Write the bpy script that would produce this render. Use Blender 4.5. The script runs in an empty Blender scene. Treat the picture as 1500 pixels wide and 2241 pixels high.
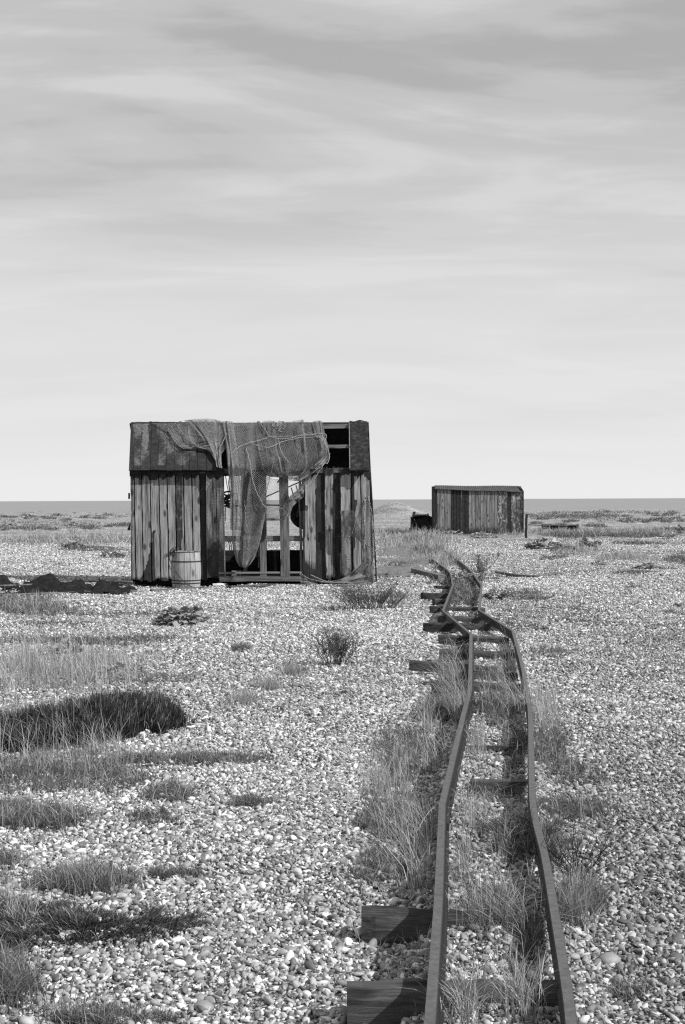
import bpy, math, random
import numpy as np
from mathutils import Vector, Matrix

# ------------------------------------------------------------ camera, world, sun
scene = bpy.context.scene
C = scene.collection
random.seed(5)
rng = np.random.default_rng(11)
F = 3112.0            # focal length in photo pixels (photo 1500 x 2241)
EYE = 1.65
cam_d = bpy.data.cameras.new("camera")
cam = bpy.data.objects.new("camera", cam_d)
C.objects.link(cam)
cam_d.sensor_fit = 'VERTICAL'
cam_d.sensor_height = 36.0
cam_d.lens = 36.0 * F / 2241.0
cam_d.clip_start = 0.05
cam_d.clip_end = 80000
RM = (Matrix.Rotation(math.radians(90) - 27.0 / F, 3, 'X') @ Matrix.Rotation(math.radians(-0.267), 3, 'Z'))
cam.matrix_world = Matrix.Translation((0, 0, EYE)) @ RM.to_4x4()
scene.camera = cam
scene.view_settings.view_transform = 'Standard'
scene.view_settings.look = 'None'
scene.view_settings.exposure = 0.0
scene.view_settings.gamma = 1.0
scene.cycles.max_bounces = 5
scene.cycles.use_denoising = False      # keeps the fine grain of net and shingle
scene.cycles.filter_width = 1.25
scene.cycles.diffuse_bounces = 3
scene.cycles.transparent_max_bounces = 8

SUN_EL = math.radians(40)
SUN_AZ = math.atan2(0.86, -0.50)          # clockwise from +Y
SD = Vector((math.sin(SUN_AZ) * math.cos(SUN_EL), math.cos(SUN_AZ) * math.cos(SUN_EL), math.sin(SUN_EL)))
sun_d = bpy.data.lights.new("sun", 'SUN')
sun_d.energy = 5.0
sun_d.angle = math.radians(0.5)
sun_d.color = (1, 1, 1)
sun = bpy.data.objects.new("sun", sun_d)
sun.rotation_mode = 'QUATERNION'
sun.rotation_quaternion = SD.to_track_quat('Z', 'Y')
sun.location = (10, -10, 20)
C.objects.link(sun)

world = bpy.data.worlds.new("World")
scene.world = world
world.use_nodes = True
wt = world.node_tree
wt.nodes.clear()


def N(t, kind, **kw):
    n = t.nodes.new(kind)
    for k, v in kw.items():
        if k == 'ins':
            for a, b in v.items():
                n.inputs[a].default_value = b
        else:
            setattr(n, k, v)
    return n


def ramp(t, stops, src=None):
    n = t.nodes.new('ShaderNodeValToRGB')
    e = n.color_ramp.elements
    while len(e) > 1:
        e.remove(e[-1])
    e[0].position = stops[0][0]
    e[0].color = (stops[0][1],) * 3 + (1,)
    for p, c in stops[1:]:
        k = e.new(p)
        k.color = (c, c, c, 1)
    if src is not None:
        t.links.new(src, n.inputs[0])
    return n


def mth(t, op, a, b=None, clamp=False):
    n = t.nodes.new('ShaderNodeMath')
    n.operation = op
    n.use_clamp = clamp
    for i, v in enumerate((a, b)):
        if v is None:
            continue
        if isinstance(v, (int, float)):
            n.inputs[i].default_value = v
        else:
            t.links.new(v, n.inputs[i])
    return n.outputs[0]


def mixc(t, fac, a, b, blend='MIX'):
    n = t.nodes.new('ShaderNodeMix')
    n.data_type = 'RGBA'
    n.blend_type = blend
    for i, v in ((0, fac), (6, a), (7, b)):
        if isinstance(v, (int, float)):
            n.inputs[i].default_value = v if i == 0 else (v, v, v, 1)
        else:
            t.links.new(v, n.inputs[i])
    return n.outputs[2]


def build_world():
    t = wt
    L = t.links.new
    sky = N(t, 'ShaderNodeTexSky', sky_type='NISHITA', sun_disc=False, sun_elevation=SUN_EL, sun_rotation=SUN_AZ,
            air_density=1.0, dust_density=1.6, ozone_density=1.0)
    bw = N(t, 'ShaderNodeRGBToBW')
    L(sky.outputs[0], bw.inputs[0])
    tc = N(t, 'ShaderNodeTexCoord')
    sep = N(t, 'ShaderNodeSeparateXYZ')
    L(tc.outputs['Generated'], sep.inputs[0])
    # high thin cloud sheet seen in perspective: streaks lie flatter towards the horizon
    zc = mth(t, 'ADD', mth(t, 'MAXIMUM', sep.outputs['Z'], 0.0), 0.20)
    u = mth(t, 'DIVIDE', sep.outputs['X'], zc)
    v = mth(t, 'DIVIDE', sep.outputs['Y'], zc)
    cmb = N(t, 'ShaderNodeCombineXYZ')
    L(u, cmb.inputs[0]); L(v, cmb.inputs[1])
    mp = N(t, 'ShaderNodeMapping')
    mp.inputs['Location'].default_value = (3.1, 1.7, 0)
    mp.inputs['Rotation'].default_value = (0, 0, math.radians(-24))
    mp.inputs['Scale'].default_value = (0.5, 1.15, 1)
    L(cmb.outputs[0], mp.inputs[0])
    n1 = N(t, 'ShaderNodeTexNoise', ins={'Scale': 2.0, 'Detail': 7.0, 'Roughness': 0.52, 'Distortion': 0.8})
    L(mp.outputs[0], n1.inputs['Vector'])
    mp2 = N(t, 'ShaderNodeMapping')
    mp2.inputs['Rotation'].default_value = (0, 0, math.radians(17))
    mp2.inputs['Scale'].default_value = (0.45, 1.4, 1)
    L(cmb.outputs[0], mp2.inputs[0])
    n2 = N(t, 'ShaderNodeTexNoise', ins={'Scale': 4.2, 'Detail': 8.0, 'Roughness': 0.56, 'Distortion': 0.7})
    L(mp2.outputs[0], n2.inputs['Vector'])
    m = mth(t, 'ADD', mth(t, 'MULTIPLY', n1.outputs[0], 0.7), mth(t, 'MULTIPLY', n2.outputs[0], 0.3))
    r = ramp(t, [(0.41, 0.0), (0.50, 0.45), (0.60, 1.0)], m)
    r.color_ramp.interpolation = 'EASE'
    veil = mth(t, 'ADD', mth(t, 'MULTIPLY', r.outputs[0], 0.56), 0.48)
    cloud = N(t, 'ShaderNodeRGB'); cloud.outputs[0].default_value = (6.5, 6.5, 6.5, 1)
    low = ramp(t, [(0.0, 1.0), (0.08, 0.66), (0.26, 0.0)], sep.outputs['Z'])
    low.color_ramp.interpolation = 'EASE'
    air = N(t, 'ShaderNodeRGB'); air.outputs[0].default_value = (8.4, 8.4, 8.4, 1)
    c1 = mixc(t, veil, bw.outputs[0], cloud.outputs[0])
    c2 = mixc(t, low.outputs[0], c1, air.outputs[0])
    bg = N(t, 'ShaderNodeBackground', ins={'Strength': 0.1})
    L(c2, bg.inputs[0])
    out = N(t, 'ShaderNodeOutputWorld')
    L(bg.outputs[0], out.inputs[0])


build_world()

# ------------------------------------------------------------ picture <-> place helpers
R3 = np.array([[RM[i][j] for j in range(3)] for i in range(3)])


def ray(px, py):
    px = np.asarray(px, float); py = np.asarray(py, float)
    c = np.stack([(px - 750) / F, -(py - 1120.5) / F, -np.ones_like(px * py)], -1)
    return c @ R3.T


def P(px, py, Y):
    d = ray(px, py)
    t = Y / d[..., 1]
    return d * t[..., None] + np.array([0, 0, EYE])


def proj(x, y, z):
    q = np.stack([x, y, z - EYE], -1) @ R3
    return 750 + F * q[..., 0] / -q[..., 2], 1120.5 - F * q[..., 1] / -q[..., 2]


def sm(a, b, x):
    t = np.clip((x - a) / (b - a), 0, 1)
    return t * t * (3 - 2 * t)


RZ = .20
LEFT = [(945, 2420), (952, 2290), (958, 2200), (966, 2060), (971, 1960), (976, 1768), (1018, 1580), (1034, 1516), (1035, 1391), (973, 1339), (994, 1283), (984, 1251), (950, 1226), (930, 1205), (914, 1184)]
RIGHT = [(1262, 2420), (1250, 2290), (1240, 2190), (1211, 2004), (1190, 1880), (1167, 1785), (1162, 1697), (1160, 1580), (1155, 1530), (1141, 1456), (1122, 1384), (1048, 1338), (1054, 1283), (1025, 1245), (995, 1222), (970, 1203), (943, 1184)]


def at_z(px, py, z):
    d = ray(px, py)
    t = (z - EYE) / d[2]
    return np.array([d[0] * t, d[1] * t, z])


_m = np.array([(at_z(*a, .1) + at_z(*b, .1)) / 2 for a, b in zip(
    [(958, 2200), (971, 1960), (976, 1768), (1018, 1580), (1035, 1391), (973, 1339), (994, 1283), (930, 1205)],
    [(1240, 2200), (1205, 1960), (1166, 1768), (1160, 1580), (1124, 1391), (1050, 1339), (1054, 1283), (970, 1205)])])


def bank(x, y):
    """ballast heaped between the rails"""
    xc = np.interp(y, _m[:, 1], _m[:, 0])
    d = np.abs(x - xc)
    return .066 * (1 - sm(.22, .38, d)) * (1 - .25 * sm(9, 14, y)) * sm(1, 3, y) * (1 - sm(28, 40, y)) * (.92 + .2 * np.sin(y * 5.1) * np.sin(x * 9 + y * 3))


def G(x, y):
    """ground height"""
    x = np.asarray(x, float); y = np.asarray(y, float)
    z = 0.035 * np.sin(x * 1.1 + 0.6 * y + 1.0) * np.sin(y * 0.7 - 0.3 * x) * sm(3, 9, y) * (1 - 0.6 * np.exp(-((y - 27) / 4.0) ** 2))
    z = z + 0.016 * np.sin(x * 3.7 + 1.3 * y) * np.sin(y * 2.9 + x * 0.8 + 2.0)
    z = z + bank(x, y)
    z = z + 0.10 * sm(30, 60, y) * np.sin(x * 0.21 + 0.5) * np.sin(y * 0.16 + 1.3)
    z = z + 1.35 * np.exp(-((x - 5.6) / 2.6) ** 2 - ((y - 150) / 9.0) ** 2)
    z = z + 0.30 * np.exp(-((y - 185) / 12.0) ** 2) * (0.6 + 0.4 * np.sin(x * 0.13 + 1) * np.sin(x * 0.05))
    z = z - .11 * np.exp(-((x + 3.1) / 1.1) ** 4 - ((y - 28.3) / 1.0) ** 4)
    z = z - 4.2 * sm(204, 240, y)
    return z


def gnd(px, py, it=4):
    d = ray(px, py)
    z = np.zeros_like(d[..., 0])
    for _ in range(it):
        t = (z - EYE) / np.minimum(d[..., 2], -1e-5)
        t = np.clip(t, 0, 260)
        z = G(d[..., 0] * t, d[..., 1] * t)
    return np.stack([d[..., 0] * t, d[..., 1] * t, z], -1)


# ------------------------------------------------------------ mesh helpers
class MB:
    def __init__(s):
        s.v, s.f, s.tone, s.tar = [], [], [], []
        s.n = 0

    def add(s, V, Fc, tone=0.5, tar=0.0):
        V = np.asarray(V, float).reshape(-1, 3)
        s.v.append(V)
        s.f += [tuple(int(i) + s.n for i in q) for q in Fc]
        s.tone.append(np.broadcast_to(np.asarray(tone, float), (len(V),)))
        s.tar.append(np.broadcast_to(np.asarray(tar, float), (len(V),)))
        s.n += len(V)
        return s

    def build(s, name, mat, parent=None, smooth=False, **props):
        me = bpy.data.meshes.new(name)
        V = np.concatenate(s.v) if s.v else np.zeros((0, 3))
        me.from_pydata(V.tolist(), [], s.f)
        for nm, a in (('tone', s.tone), ('tar', s.tar)):
            at = me.attributes.new(nm, 'FLOAT', 'POINT')
            at.data.foreach_set('value', np.concatenate(a).astype(np.float32))
        if smooth:
            me.polygons.foreach_set('use_smooth', [True] * len(me.polygons))
        me.materials.append(mat)
        return link(name, me, parent, **props)


def link(name, me, parent=None, **props):
    o = bpy.data.objects.new(name, me)
    C.objects.link(o)
    if parent is not None:
        o.parent = parent
        o.matrix_parent_inverse = Matrix.Translation(parent.location).inverted()
    for k, v in props.items():
        o[k] = v
    return o


def thing(name, label, cat, loc=(0, 0, 0), group=None):
    o = bpy.data.objects.new(name, None)
    o.empty_display_size = 0.2
    C.objects.link(o)
    o.location = [float(a) for a in loc]
    o['label'] = label; o['category'] = cat
    if group:
        o['group'] = group
    return o


def tag(o, label, cat, group=None):
    o['label'] = label; o['category'] = cat
    if group:
        o['group'] = group
    return o


def beam(mb, a, b, w, h, up=(0, 0, 1), tone=0.5, tar=0.0, seg=1, jit=0.0):
    """board or beam from a to b, w across, h along up"""
    a = np.array(a, float); b = np.array(b, float)
    d = b - a; L = np.linalg.norm(d); d /= L
    up = np.array(up, float)
    s = np.cross(d, up)
    if np.linalg.norm(s) < 1e-4:
        s = np.cross(d, [1, 0, 0.0])
    s /= np.linalg.norm(s)
    u = np.cross(s, d)
    V = []
    for i in range(seg + 1):
        c = a + d * L * i / seg + rng.normal(0, 1, 3) * jit
        k = 1 + rng.normal(0, 1) * jit * 2
        for sx, sz in ((-1, -1), (1, -1), (1, 1), (-1, 1)):
            V.append(c + s * sx * w / 2 * k + u * sz * h / 2 * k)
    Fc = [(3, 2, 1, 0), tuple(4 * seg + i for i in range(4))]
    for i in range(seg):
        for k in range(4):
            Fc.append((4 * i + k, 4 * i + (k + 1) % 4, 4 * i + 4 + (k + 1) % 4, 4 * i + 4 + k))
    mb.add(V, Fc, tone, tar)
    return mb


def tube(mb, pts, r, n=6, tone=0.5, cap=True):
    pts = np.asarray(pts, float)
    M = len(pts)
    r = np.broadcast_to(np.asarray(r, float), (M,))
    T = np.gradient(pts, axis=0)
    T /= np.linalg.norm(T, axis=1)[:, None] + 1e-9
    ref = np.array([0.13, 0.31, 0.94])
    A = np.cross(T, ref); A /= np.linalg.norm(A, axis=1)[:, None] + 1e-9
    B = np.cross(T, A)
    th = np.arange(n) * 2 * math.pi / n
    V = pts[:, None, :] + r[:, None, None] * (A[:, None, :] * np.cos(th)[None, :, None] + B[:, None, :] * np.sin(th)[None, :, None])
    Fc = []
    for i in range(M - 1):
        for k in range(n):
            Fc.append((i * n + k, i * n + (k + 1) % n, (i + 1) * n + (k + 1) % n, (i + 1) * n + k))
    if cap:
        Fc.append(tuple(range(n))[::-1]); Fc.append(tuple((M - 1) * n + k for k in range(n)))
    mb.add(V.reshape(-1, 3), Fc, tone)
    return mb


def smooth_path(pts, n=24):
    pts = np.asarray(pts, float)
    k = len(pts)
    if k < 3:
        t = np.linspace(0, 1, n)[:, None]
        return pts[0] * (1 - t) + pts[-1] * t
    ext = np.vstack([2 * pts[0] - pts[1], pts, 2 * pts[-1] - pts[-2]])
    out = []
    for s in np.linspace(0, k - 1 - 1e-6, n):
        i = int(s); t = s - i
        p0, p1, p2, p3 = ext[i], ext[i + 1], ext[i + 2], ext[i + 3]
        out.append(0.5 * ((2 * p1) + (-p0 + p2) * t + (2 * p0 - 5 * p1 + 4 * p2 - p3) * t * t + (-p0 + 3 * p1 - 3 * p2 + p3) * t ** 3))
    return np.array(out)


def noise1(n, k=4):
    x = np.linspace(0, 1, n)
    s = np.zeros(n)
    for i in range(1, k + 1):
        s += np.sin(x * math.pi * 2 * i * rng.uniform(.6, 1.6) + rng.uniform(0, 6.3)) / i
    return s


# ------------------------------------------------------------ materials
def mat_new(name, rough=0.9, spec=0.2):
    m = bpy.data.materials.new(name)
    m.use_nodes = True
    t = m.node_tree
    b = t.nodes['Principled BSDF']
    b.inputs['Roughness'].default_value = rough
    b.inputs['Specular IOR Level'].default_value = spec
    return m, t, b


def bump(t, b, src, strength=0.5, dist=0.01):
    n = N(t, 'ShaderNodeBump', ins={'Strength': strength, 'Distance': dist})
    t.links.new(src, n.inputs['Height'])
    t.links.new(n.outputs[0], b.inputs['Normal'])
    return n


def attr(t, name, typ='GEOMETRY'):
    n = N(t, 'ShaderNodeAttribute', attribute_name=name, attribute_type=typ)
    return n.outputs['Fac']


def wood_mat(name, lo, hi, vertical=True, fine=1.0, tarcol=0.022):
    """weathered boards; 'tone' shifts the board, 'tar' is where the tar coat survives"""
    m, t, b = mat_new(name, 0.88, 0.15)
    L = t.links.new
    tc = N(t, 'ShaderNodeTexCoord')
    tone = attr(t, 'tone')
    tar = attr(t, 'tar')
    off = N(t, 'ShaderNodeCombineXYZ')
    L(mth(t, 'MULTIPLY', tone, 37.0), off.inputs[2]); L(mth(t, 'MULTIPLY', tone, 91.0), off.inputs[0])
    add = N(t, 'ShaderNodeVectorMath', operation='ADD')
    L(tc.outputs['Object'], add.inputs[0]); L(off.outputs[0], add.inputs[1])
    mp = N(t, 'ShaderNodeMapping')
    mp.inputs['Scale'].default_value = (38 * fine, 38 * fine, 1.6 * fine) if vertical else (1.6 * fine, 38 * fine, 38 * fine)
    L(add.outputs[0], mp.inputs[0])
    g = N(t, 'ShaderNodeTexNoise', ins={'Scale': 1.0, 'Detail': 5.0, 'Roughness': 0.62, 'Distortion': 0.4})
    L(mp.outputs[0], g.inputs['Vector'])
    mp2 = N(t, 'ShaderNodeMapping')
    mp2.inputs['Scale'].default_value = (11, 11, 1.5) if vertical else (1.5, 11, 11)
    L(add.outputs[0], mp2.inputs[0])
    g2 = N(t, 'ShaderNodeTexNoise', ins={'Scale': 1.0, 'Detail': 6.0, 'Roughness': 0.68})
    L(mp2.outputs[0], g2.inputs['Vector'])
    g3 = N(t, 'ShaderNodeTexNoise', ins={'Scale': 9.0, 'Detail': 4.0, 'Roughness': 0.6})
    L(add.outputs[0], g3.inputs['Vector'])
    # knots
    mpk = N(t, 'ShaderNodeMapping')
    mpk.inputs['Scale'].default_value = (5.5, 5.5, 2.4) if vertical else (2.4, 5.5, 5.5)
    L(add.outputs[0], mpk.inputs[0])
    vo = N(t, 'ShaderNodeTexVoronoi', ins={'Scale': 1.0, 'Randomness': 1.0})
    L(mpk.outputs[0], vo.inputs['Vector'])
    knot = ramp(t, [(0.0, 1.0), (0.14, 0.9), (0.24, 0.0)], vo.outputs['Distance'])
    k = mth(t, 'ADD', mth(t, 'MULTIPLY', g.outputs[0], 0.55), mth(t, 'MULTIPLY', g2.outputs[0], 0.45))
    k = mth(t, 'ADD', k, mth(t, 'MULTIPLY', mth(t, 'SUBTRACT', tone, 0.5), 0.18))
    k = mth(t, 'ADD', mth(t, 'MULTIPLY', mth(t, 'SUBTRACT', k, 0.5), 1.2), 0.505)
    cr = ramp(t, [(0.33, lo), (0.47, lo + (hi - lo) * 0.45), (0.58, hi * 0.9), (0.72, hi * 1.15)], k)
    col = mixc(t, mth(t, 'MULTIPLY', knot.outputs[0], 0.85), cr.outputs[0], lo * 0.5)
    # tar: threshold noise against the attribute so that its edge is ragged
    th = mth(t, 'SUBTRACT', mth(t, 'ADD', mth(t, 'MULTIPLY', tar, 1.5), mth(t, 'ADD', mth(t, 'MULTIPLY', g2.outputs[0], 0.7), mth(t, 'MULTIPLY', g3.outputs[0], 0.5))), 1.05)
    tm = mth(t, 'MULTIPLY', th, 5.0, clamp=True)
    tcr = ramp(t, [(0.3, tarcol * 0.6), (0.6, tarcol * 1.3), (0.75, tarcol * 2.8)], g3.outputs[0])
    col = mixc(t, mth(t, 'MULTIPLY', tm, 0.95), col, tcr.outputs[0])
    L(col, b.inputs['Base Color'])
    bump(t, b, mth(t, 'SUBTRACT', k, mth(t, 'MULTIPLY', knot.outputs[0], 0.3)), 0.55, 0.02)
    return m


M = {}
M['wood'] = wood_mat('weathered_boards', 0.030, 0.335)
M['roofwood'] = wood_mat('tarred_roof_boards', 0.022, 0.15, True, 0.8)
M['beam'] = wood_mat('weathered_beam', 0.035, 0.20, False)
M['post'] = wood_mat('weathered_post', 0.03, 0.19)
M['palepost'] = wood_mat('pale_barrel_staves', 0.12, 0.40, True, 0.7)
M['shedwood'] = wood_mat('shed_boards', 0.05, 0.24, True, 0.55)
M['sleeper'] = wood_mat('old_sleeper_timber', 0.010, 0.085, False, 2.2)


def simple(name, stops, scale=8, rough=0.9, spec=0.2, bstr=0.4, bdist=0.01, detail=5, tone=False, backlit=False):
    m, t, b = mat_new(name, rough, spec)
    L = t.links.new
    tc = N(t, 'ShaderNodeTexCoord')
    g = N(t, 'ShaderNodeTexNoise', ins={'Scale': scale, 'Detail': detail, 'Roughness': 0.6})
    L(tc.outputs['Object'], g.inputs['Vector'])
    src = g.outputs[0]
    if tone:
        src = mth(t, 'ADD', mth(t, 'MULTIPLY', src, 0.25), mth(t, 'MULTIPLY', attr(t, 'tone'), 0.8 if name != 'dark_shrub_sprig' else 0.55))
    r = ramp(t, stops, src)
    L(r.outputs[0], b.inputs['Base Color'])
    if bstr:
        bump(t, b, g.outputs[0], bstr, bdist)
    if backlit:
        tr = N(t, 'ShaderNodeBsdfTranslucent')
        L(r.outputs[0], tr.inputs[0])
        mx = N(t, 'ShaderNodeMixShader', ins={0: 0.3})
        L(b.outputs[0], mx.inputs[1]); L(tr.outputs[0], mx.inputs[2])
        L(mx.outputs[0], t.nodes['Material Output'].inputs[0])
    return m


M['felt'] = simple('roofing_felt', [(0.35, 0.012), (0.55, 0.026), (0.68, 0.06), (0.8, 0.14)], 14, 0.9, 0.2, 0.8, 0.03, 8)
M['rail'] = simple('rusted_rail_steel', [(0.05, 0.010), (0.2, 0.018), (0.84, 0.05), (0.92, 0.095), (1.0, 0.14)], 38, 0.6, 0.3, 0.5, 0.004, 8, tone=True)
M['iron'] = simple('rusty_iron', [(0.3, 0.015), (0.6, 0.035), (0.8, 0.08)], 20, 0.75, 0.3, 0.6, 0.01)
M['net'] = simple('net_twine', [(0.3, 0.12), (0.5, 0.19), (0.7, 0.27)], 25, 0.9, 0.1, 0)
M['rope'] = simple('pale_rope', [(0.3, 0.18), (0.7, 0.38)], 60, 0.9, 0.1, 0.6, 0.01)
M['darkrope'] = simple('dark_rope', [(0.3, 0.03), (0.7, 0.08)], 60, 0.9, 0.1, 0.6, 0.01)
M['black'] = simple('black_rubber_sheet', [(0.3, 0.010), (0.7, 0.03)], 12, 0.7, 0.3, 0.7, 0.02)
M['tarp'] = simple('dark_netting_heap', [(0.3, 0.008), (0.6, 0.022), (0.78, 0.06)], 11, 0.95, 0.1, 1.0, 0.05, 9)
M['grass'] = simple('dry_grass', [(0.15, 0.06), (0.45, 0.18), (0.7, 0.40), (0.95, 0.65)], 3, 0.8, 0.1, 0, tone=True, backlit=True)
M['turf'] = simple('low_turf', [(0.15, 0.035), (0.45, 0.115), (0.7, 0.23), (0.95, 0.46)], 3, 0.85, 0.1, 0, tone=True, backlit=True)
M['kale'] = simple('sea_kale_leaf', [(0.15, 0.10), (0.5, 0.28), (0.9, 0.50)], 30, 0.6, 0.3, 0.3, 0.01, tone=True, backlit=True)
M['broom'] = simple('dark_shrub_sprig', [(0.1, 0.012), (0.35, 0.034), (0.62, 0.085), (1.0, 0.30)], 20, 0.8, 0.15, 0, tone=True)
M['stone'] = simple('grey_flint', [(0.3, 0.17), (0.55, 0.27), (0.75, 0.42)], 9, 0.6, 0.3, 0.3, 0.01)
M['white'] = simple('white_scrap', [(0.3, 0.6), (0.7, 0.8)], 9, 0.6, 0.3, 0)
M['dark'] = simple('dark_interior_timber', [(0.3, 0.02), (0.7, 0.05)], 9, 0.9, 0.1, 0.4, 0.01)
M['corr'] = simple('corrugated_sheet', [(0.3, 0.03), (0.55, 0.07), (0.8, 0.15)], 3.5, 0.8, 0.3, 0.3, 0.01)


def paint_mat():
    m, t, b = mat_new('peeling_pale_paint', 0.8, 0.2)
    L = t.links.new
    tc = N(t, 'ShaderNodeTexCoord')
    mp = N(t, 'ShaderNodeMapping'); mp.inputs['Scale'].default_value = (4, 4, 1.8)
    L(tc.outputs['Object'], mp.inputs[0])
    g = N(t, 'ShaderNodeTexNoise', ins={'Scale': 1.6, 'Detail': 8.0, 'Roughness': 0.72, 'Distortion': 1.2})
    L(mp.outputs[0], g.inputs['Vector'])
    k = mth(t, 'SUBTRACT', g.outputs[0], mth(t, 'MULTIPLY', attr(t, 'tar'), 0.3))
    r = ramp(t, [(0.40, 0.06), (0.47, 0.14), (0.53, 0.30), (0.62, 0.44)], k)
    L(r.outputs[0], b.inputs['Base Color'])
    bump(t, b, g.outputs[0], 0.4, 0.02)
    return m


M['paint'] = paint_mat()


def pebble_mat():
    m, t, b = mat_new('pebble_flint', 0.62, 0.3)
    L = t.links.new
    tc = N(t, 'ShaderNodeTexCoord')
    tone = attr(t, 'ptone', 'INSTANCER')
    g = N(t, 'ShaderNodeTexNoise', ins={'Scale': 1.3, 'Detail': 4.0, 'Roughness': 0.6})
    off = N(t, 'ShaderNodeCombineXYZ'); L(mth(t, 'MULTIPLY', tone, 60.0), off.inputs[0])
    add = N(t, 'ShaderNodeVectorMath', operation='ADD')
    L(tc.outputs['Object'], add.inputs[0]); L(off.outputs[0], add.inputs[1])
    L(add.outputs[0], g.inputs['Vector'])
    k = mth(t, 'ADD', tone, mth(t, 'MULTIPLY', mth(t, 'SUBTRACT', g.outputs[0], 0.5), 0.35))
    r = ramp(t, [(0.0, 0.09), (0.25, 0.19), (0.5, 0.31), (0.75, 0.47), (1.0, 0.74)], k)
    L(r.outputs[0], b.inputs['Base Color'])
    return m


M['pebble'] = pebble_mat()


def ground_mat():
    m, t, b = mat_new('shingle_ground', 0.8, 0.15)
    L = t.links.new
    tc = N(t, 'ShaderNodeTexCoord')
    dist = N(t, 'ShaderNodeTexNoise', ins={'Scale': 9.0, 'Detail': 2.0})
    L(tc.outputs['Object'], dist.inputs['Vector'])
    mx = N(t, 'ShaderNodeVectorMath', operation='MULTIPLY_ADD')
    L(dist.outputs['Color'], mx.inputs[0]); mx.inputs[1].default_value = (0.05, 0.05, 0.05)
    L(tc.outputs['Object'], mx.inputs[2])
    outs = []
    for sc_ in (38.0, 19.0):
        vo = N(t, 'ShaderNodeTexVoronoi', ins={'Scale': sc_, 'Randomness': 1.0})
        L(mx.outputs[0], vo.inputs['Vector'])
        sp = N(t, 'ShaderNodeSeparateColor'); L(vo.outputs['Color'], sp.inputs[0])
        outs.append((vo.outputs['Distance'], sp.outputs[0]))
    far = attr(t, 'far')
    r1 = ramp(t, [(0.0, 0.09), (0.3, 0.17), (0.55, 0.27), (0.8, 0.42), (1.0, 0.72)], outs[0][1])
    r2 = ramp(t, [(0.0, 0.08), (0.3, 0.20), (0.55, 0.31), (0.8, 0.45), (1.0, 0.70)], outs[1][1])
    col = mixc(t, far, r1.outputs[0], r2.outputs[0])
    # broad drifts of darker and paler stones
    big = N(t, 'ShaderNodeTexNoise', ins={'Scale': 0.35, 'Detail': 5.0, 'Roughness': 0.6})
    mpb = N(t, 'ShaderNodeMapping'); mpb.inputs['Scale'].default_value = (0.45, 1.0, 1.0)
    L(tc.outputs['Object'], mpb.inputs[0]); L(mpb.outputs[0], big.inputs['Vector'])
    rb = ramp(t, [(0.35, 0.72), (0.55, 1.0), (0.7, 1.12)], big.outputs[0])
    col = mixc(t, 1.0, col, rb.outputs[0], 'MULTIPLY')
    mid = N(t, 'ShaderNodeTexNoise', ins={'Scale': 1.3, 'Detail': 10.0, 'Roughness': 0.85})
    L(tc.outputs['Object'], mid.inputs['Vector'])
    rm = ramp(t, [(0.38, 0.5), (0.5, 0.98), (0.62, 1.5)], mid.outputs[0])
    col = mixc(t, far, col, mixc(t, 1.0, col, rm.outputs[0], 'MULTIPLY'))
    # thin soil and moss where plants grow
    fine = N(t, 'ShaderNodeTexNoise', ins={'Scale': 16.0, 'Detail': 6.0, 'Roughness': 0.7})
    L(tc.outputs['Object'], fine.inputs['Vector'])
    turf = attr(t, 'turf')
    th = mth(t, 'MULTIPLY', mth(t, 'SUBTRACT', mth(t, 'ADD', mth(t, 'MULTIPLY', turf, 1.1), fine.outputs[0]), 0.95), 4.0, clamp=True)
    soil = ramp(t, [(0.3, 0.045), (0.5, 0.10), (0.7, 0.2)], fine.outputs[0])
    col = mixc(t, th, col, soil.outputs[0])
    L(col, b.inputs['Base Color'])
    h = mth(t, 'SUBTRACT', 1.0, outs[0][0])
    h2 = mth(t, 'SUBTRACT', 1.0, outs[1][0])
    n = N(t, 'ShaderNodeMix'); n.data_type = 'FLOAT'
    L(far, n.inputs[0]); L(h, n.inputs[2]); L(mth(t, 'ADD', h2, mth(t, 'MULTIPLY', mid.outputs[0], 3.0)), n.inputs[3])
    bump(t, b, n.outputs[0], 0.9, 0.03)
    return m


M['ground'] = ground_mat()


def sea_mat():
    m, t, b = mat_new('sea_water', 0.55, 0.3)
    L = t.links.new
    tc = N(t, 'ShaderNodeTexCoord')
    mp = N(t, 'ShaderNodeMapping'); mp.inputs['Scale'].default_value = (0.05, 0.25, 1)
    L(tc.outputs['Object'], mp.inputs[0])
    g = N(t, 'ShaderNodeTexNoise', ins={'Scale': 0.5, 'Detail': 8.0, 'Roughness': 0.65})
    L(mp.outputs[0], g.inputs['Vector'])
    r = ramp(t, [(0.35, 0.21), (0.65, 0.28)], g.outputs[0])
    L(r.outputs[0], b.inputs['Base Color'])
    bump(t, b, g.outputs[0], 0.6, 0.4)
    return m


M['sea'] = sea_mat()

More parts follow.
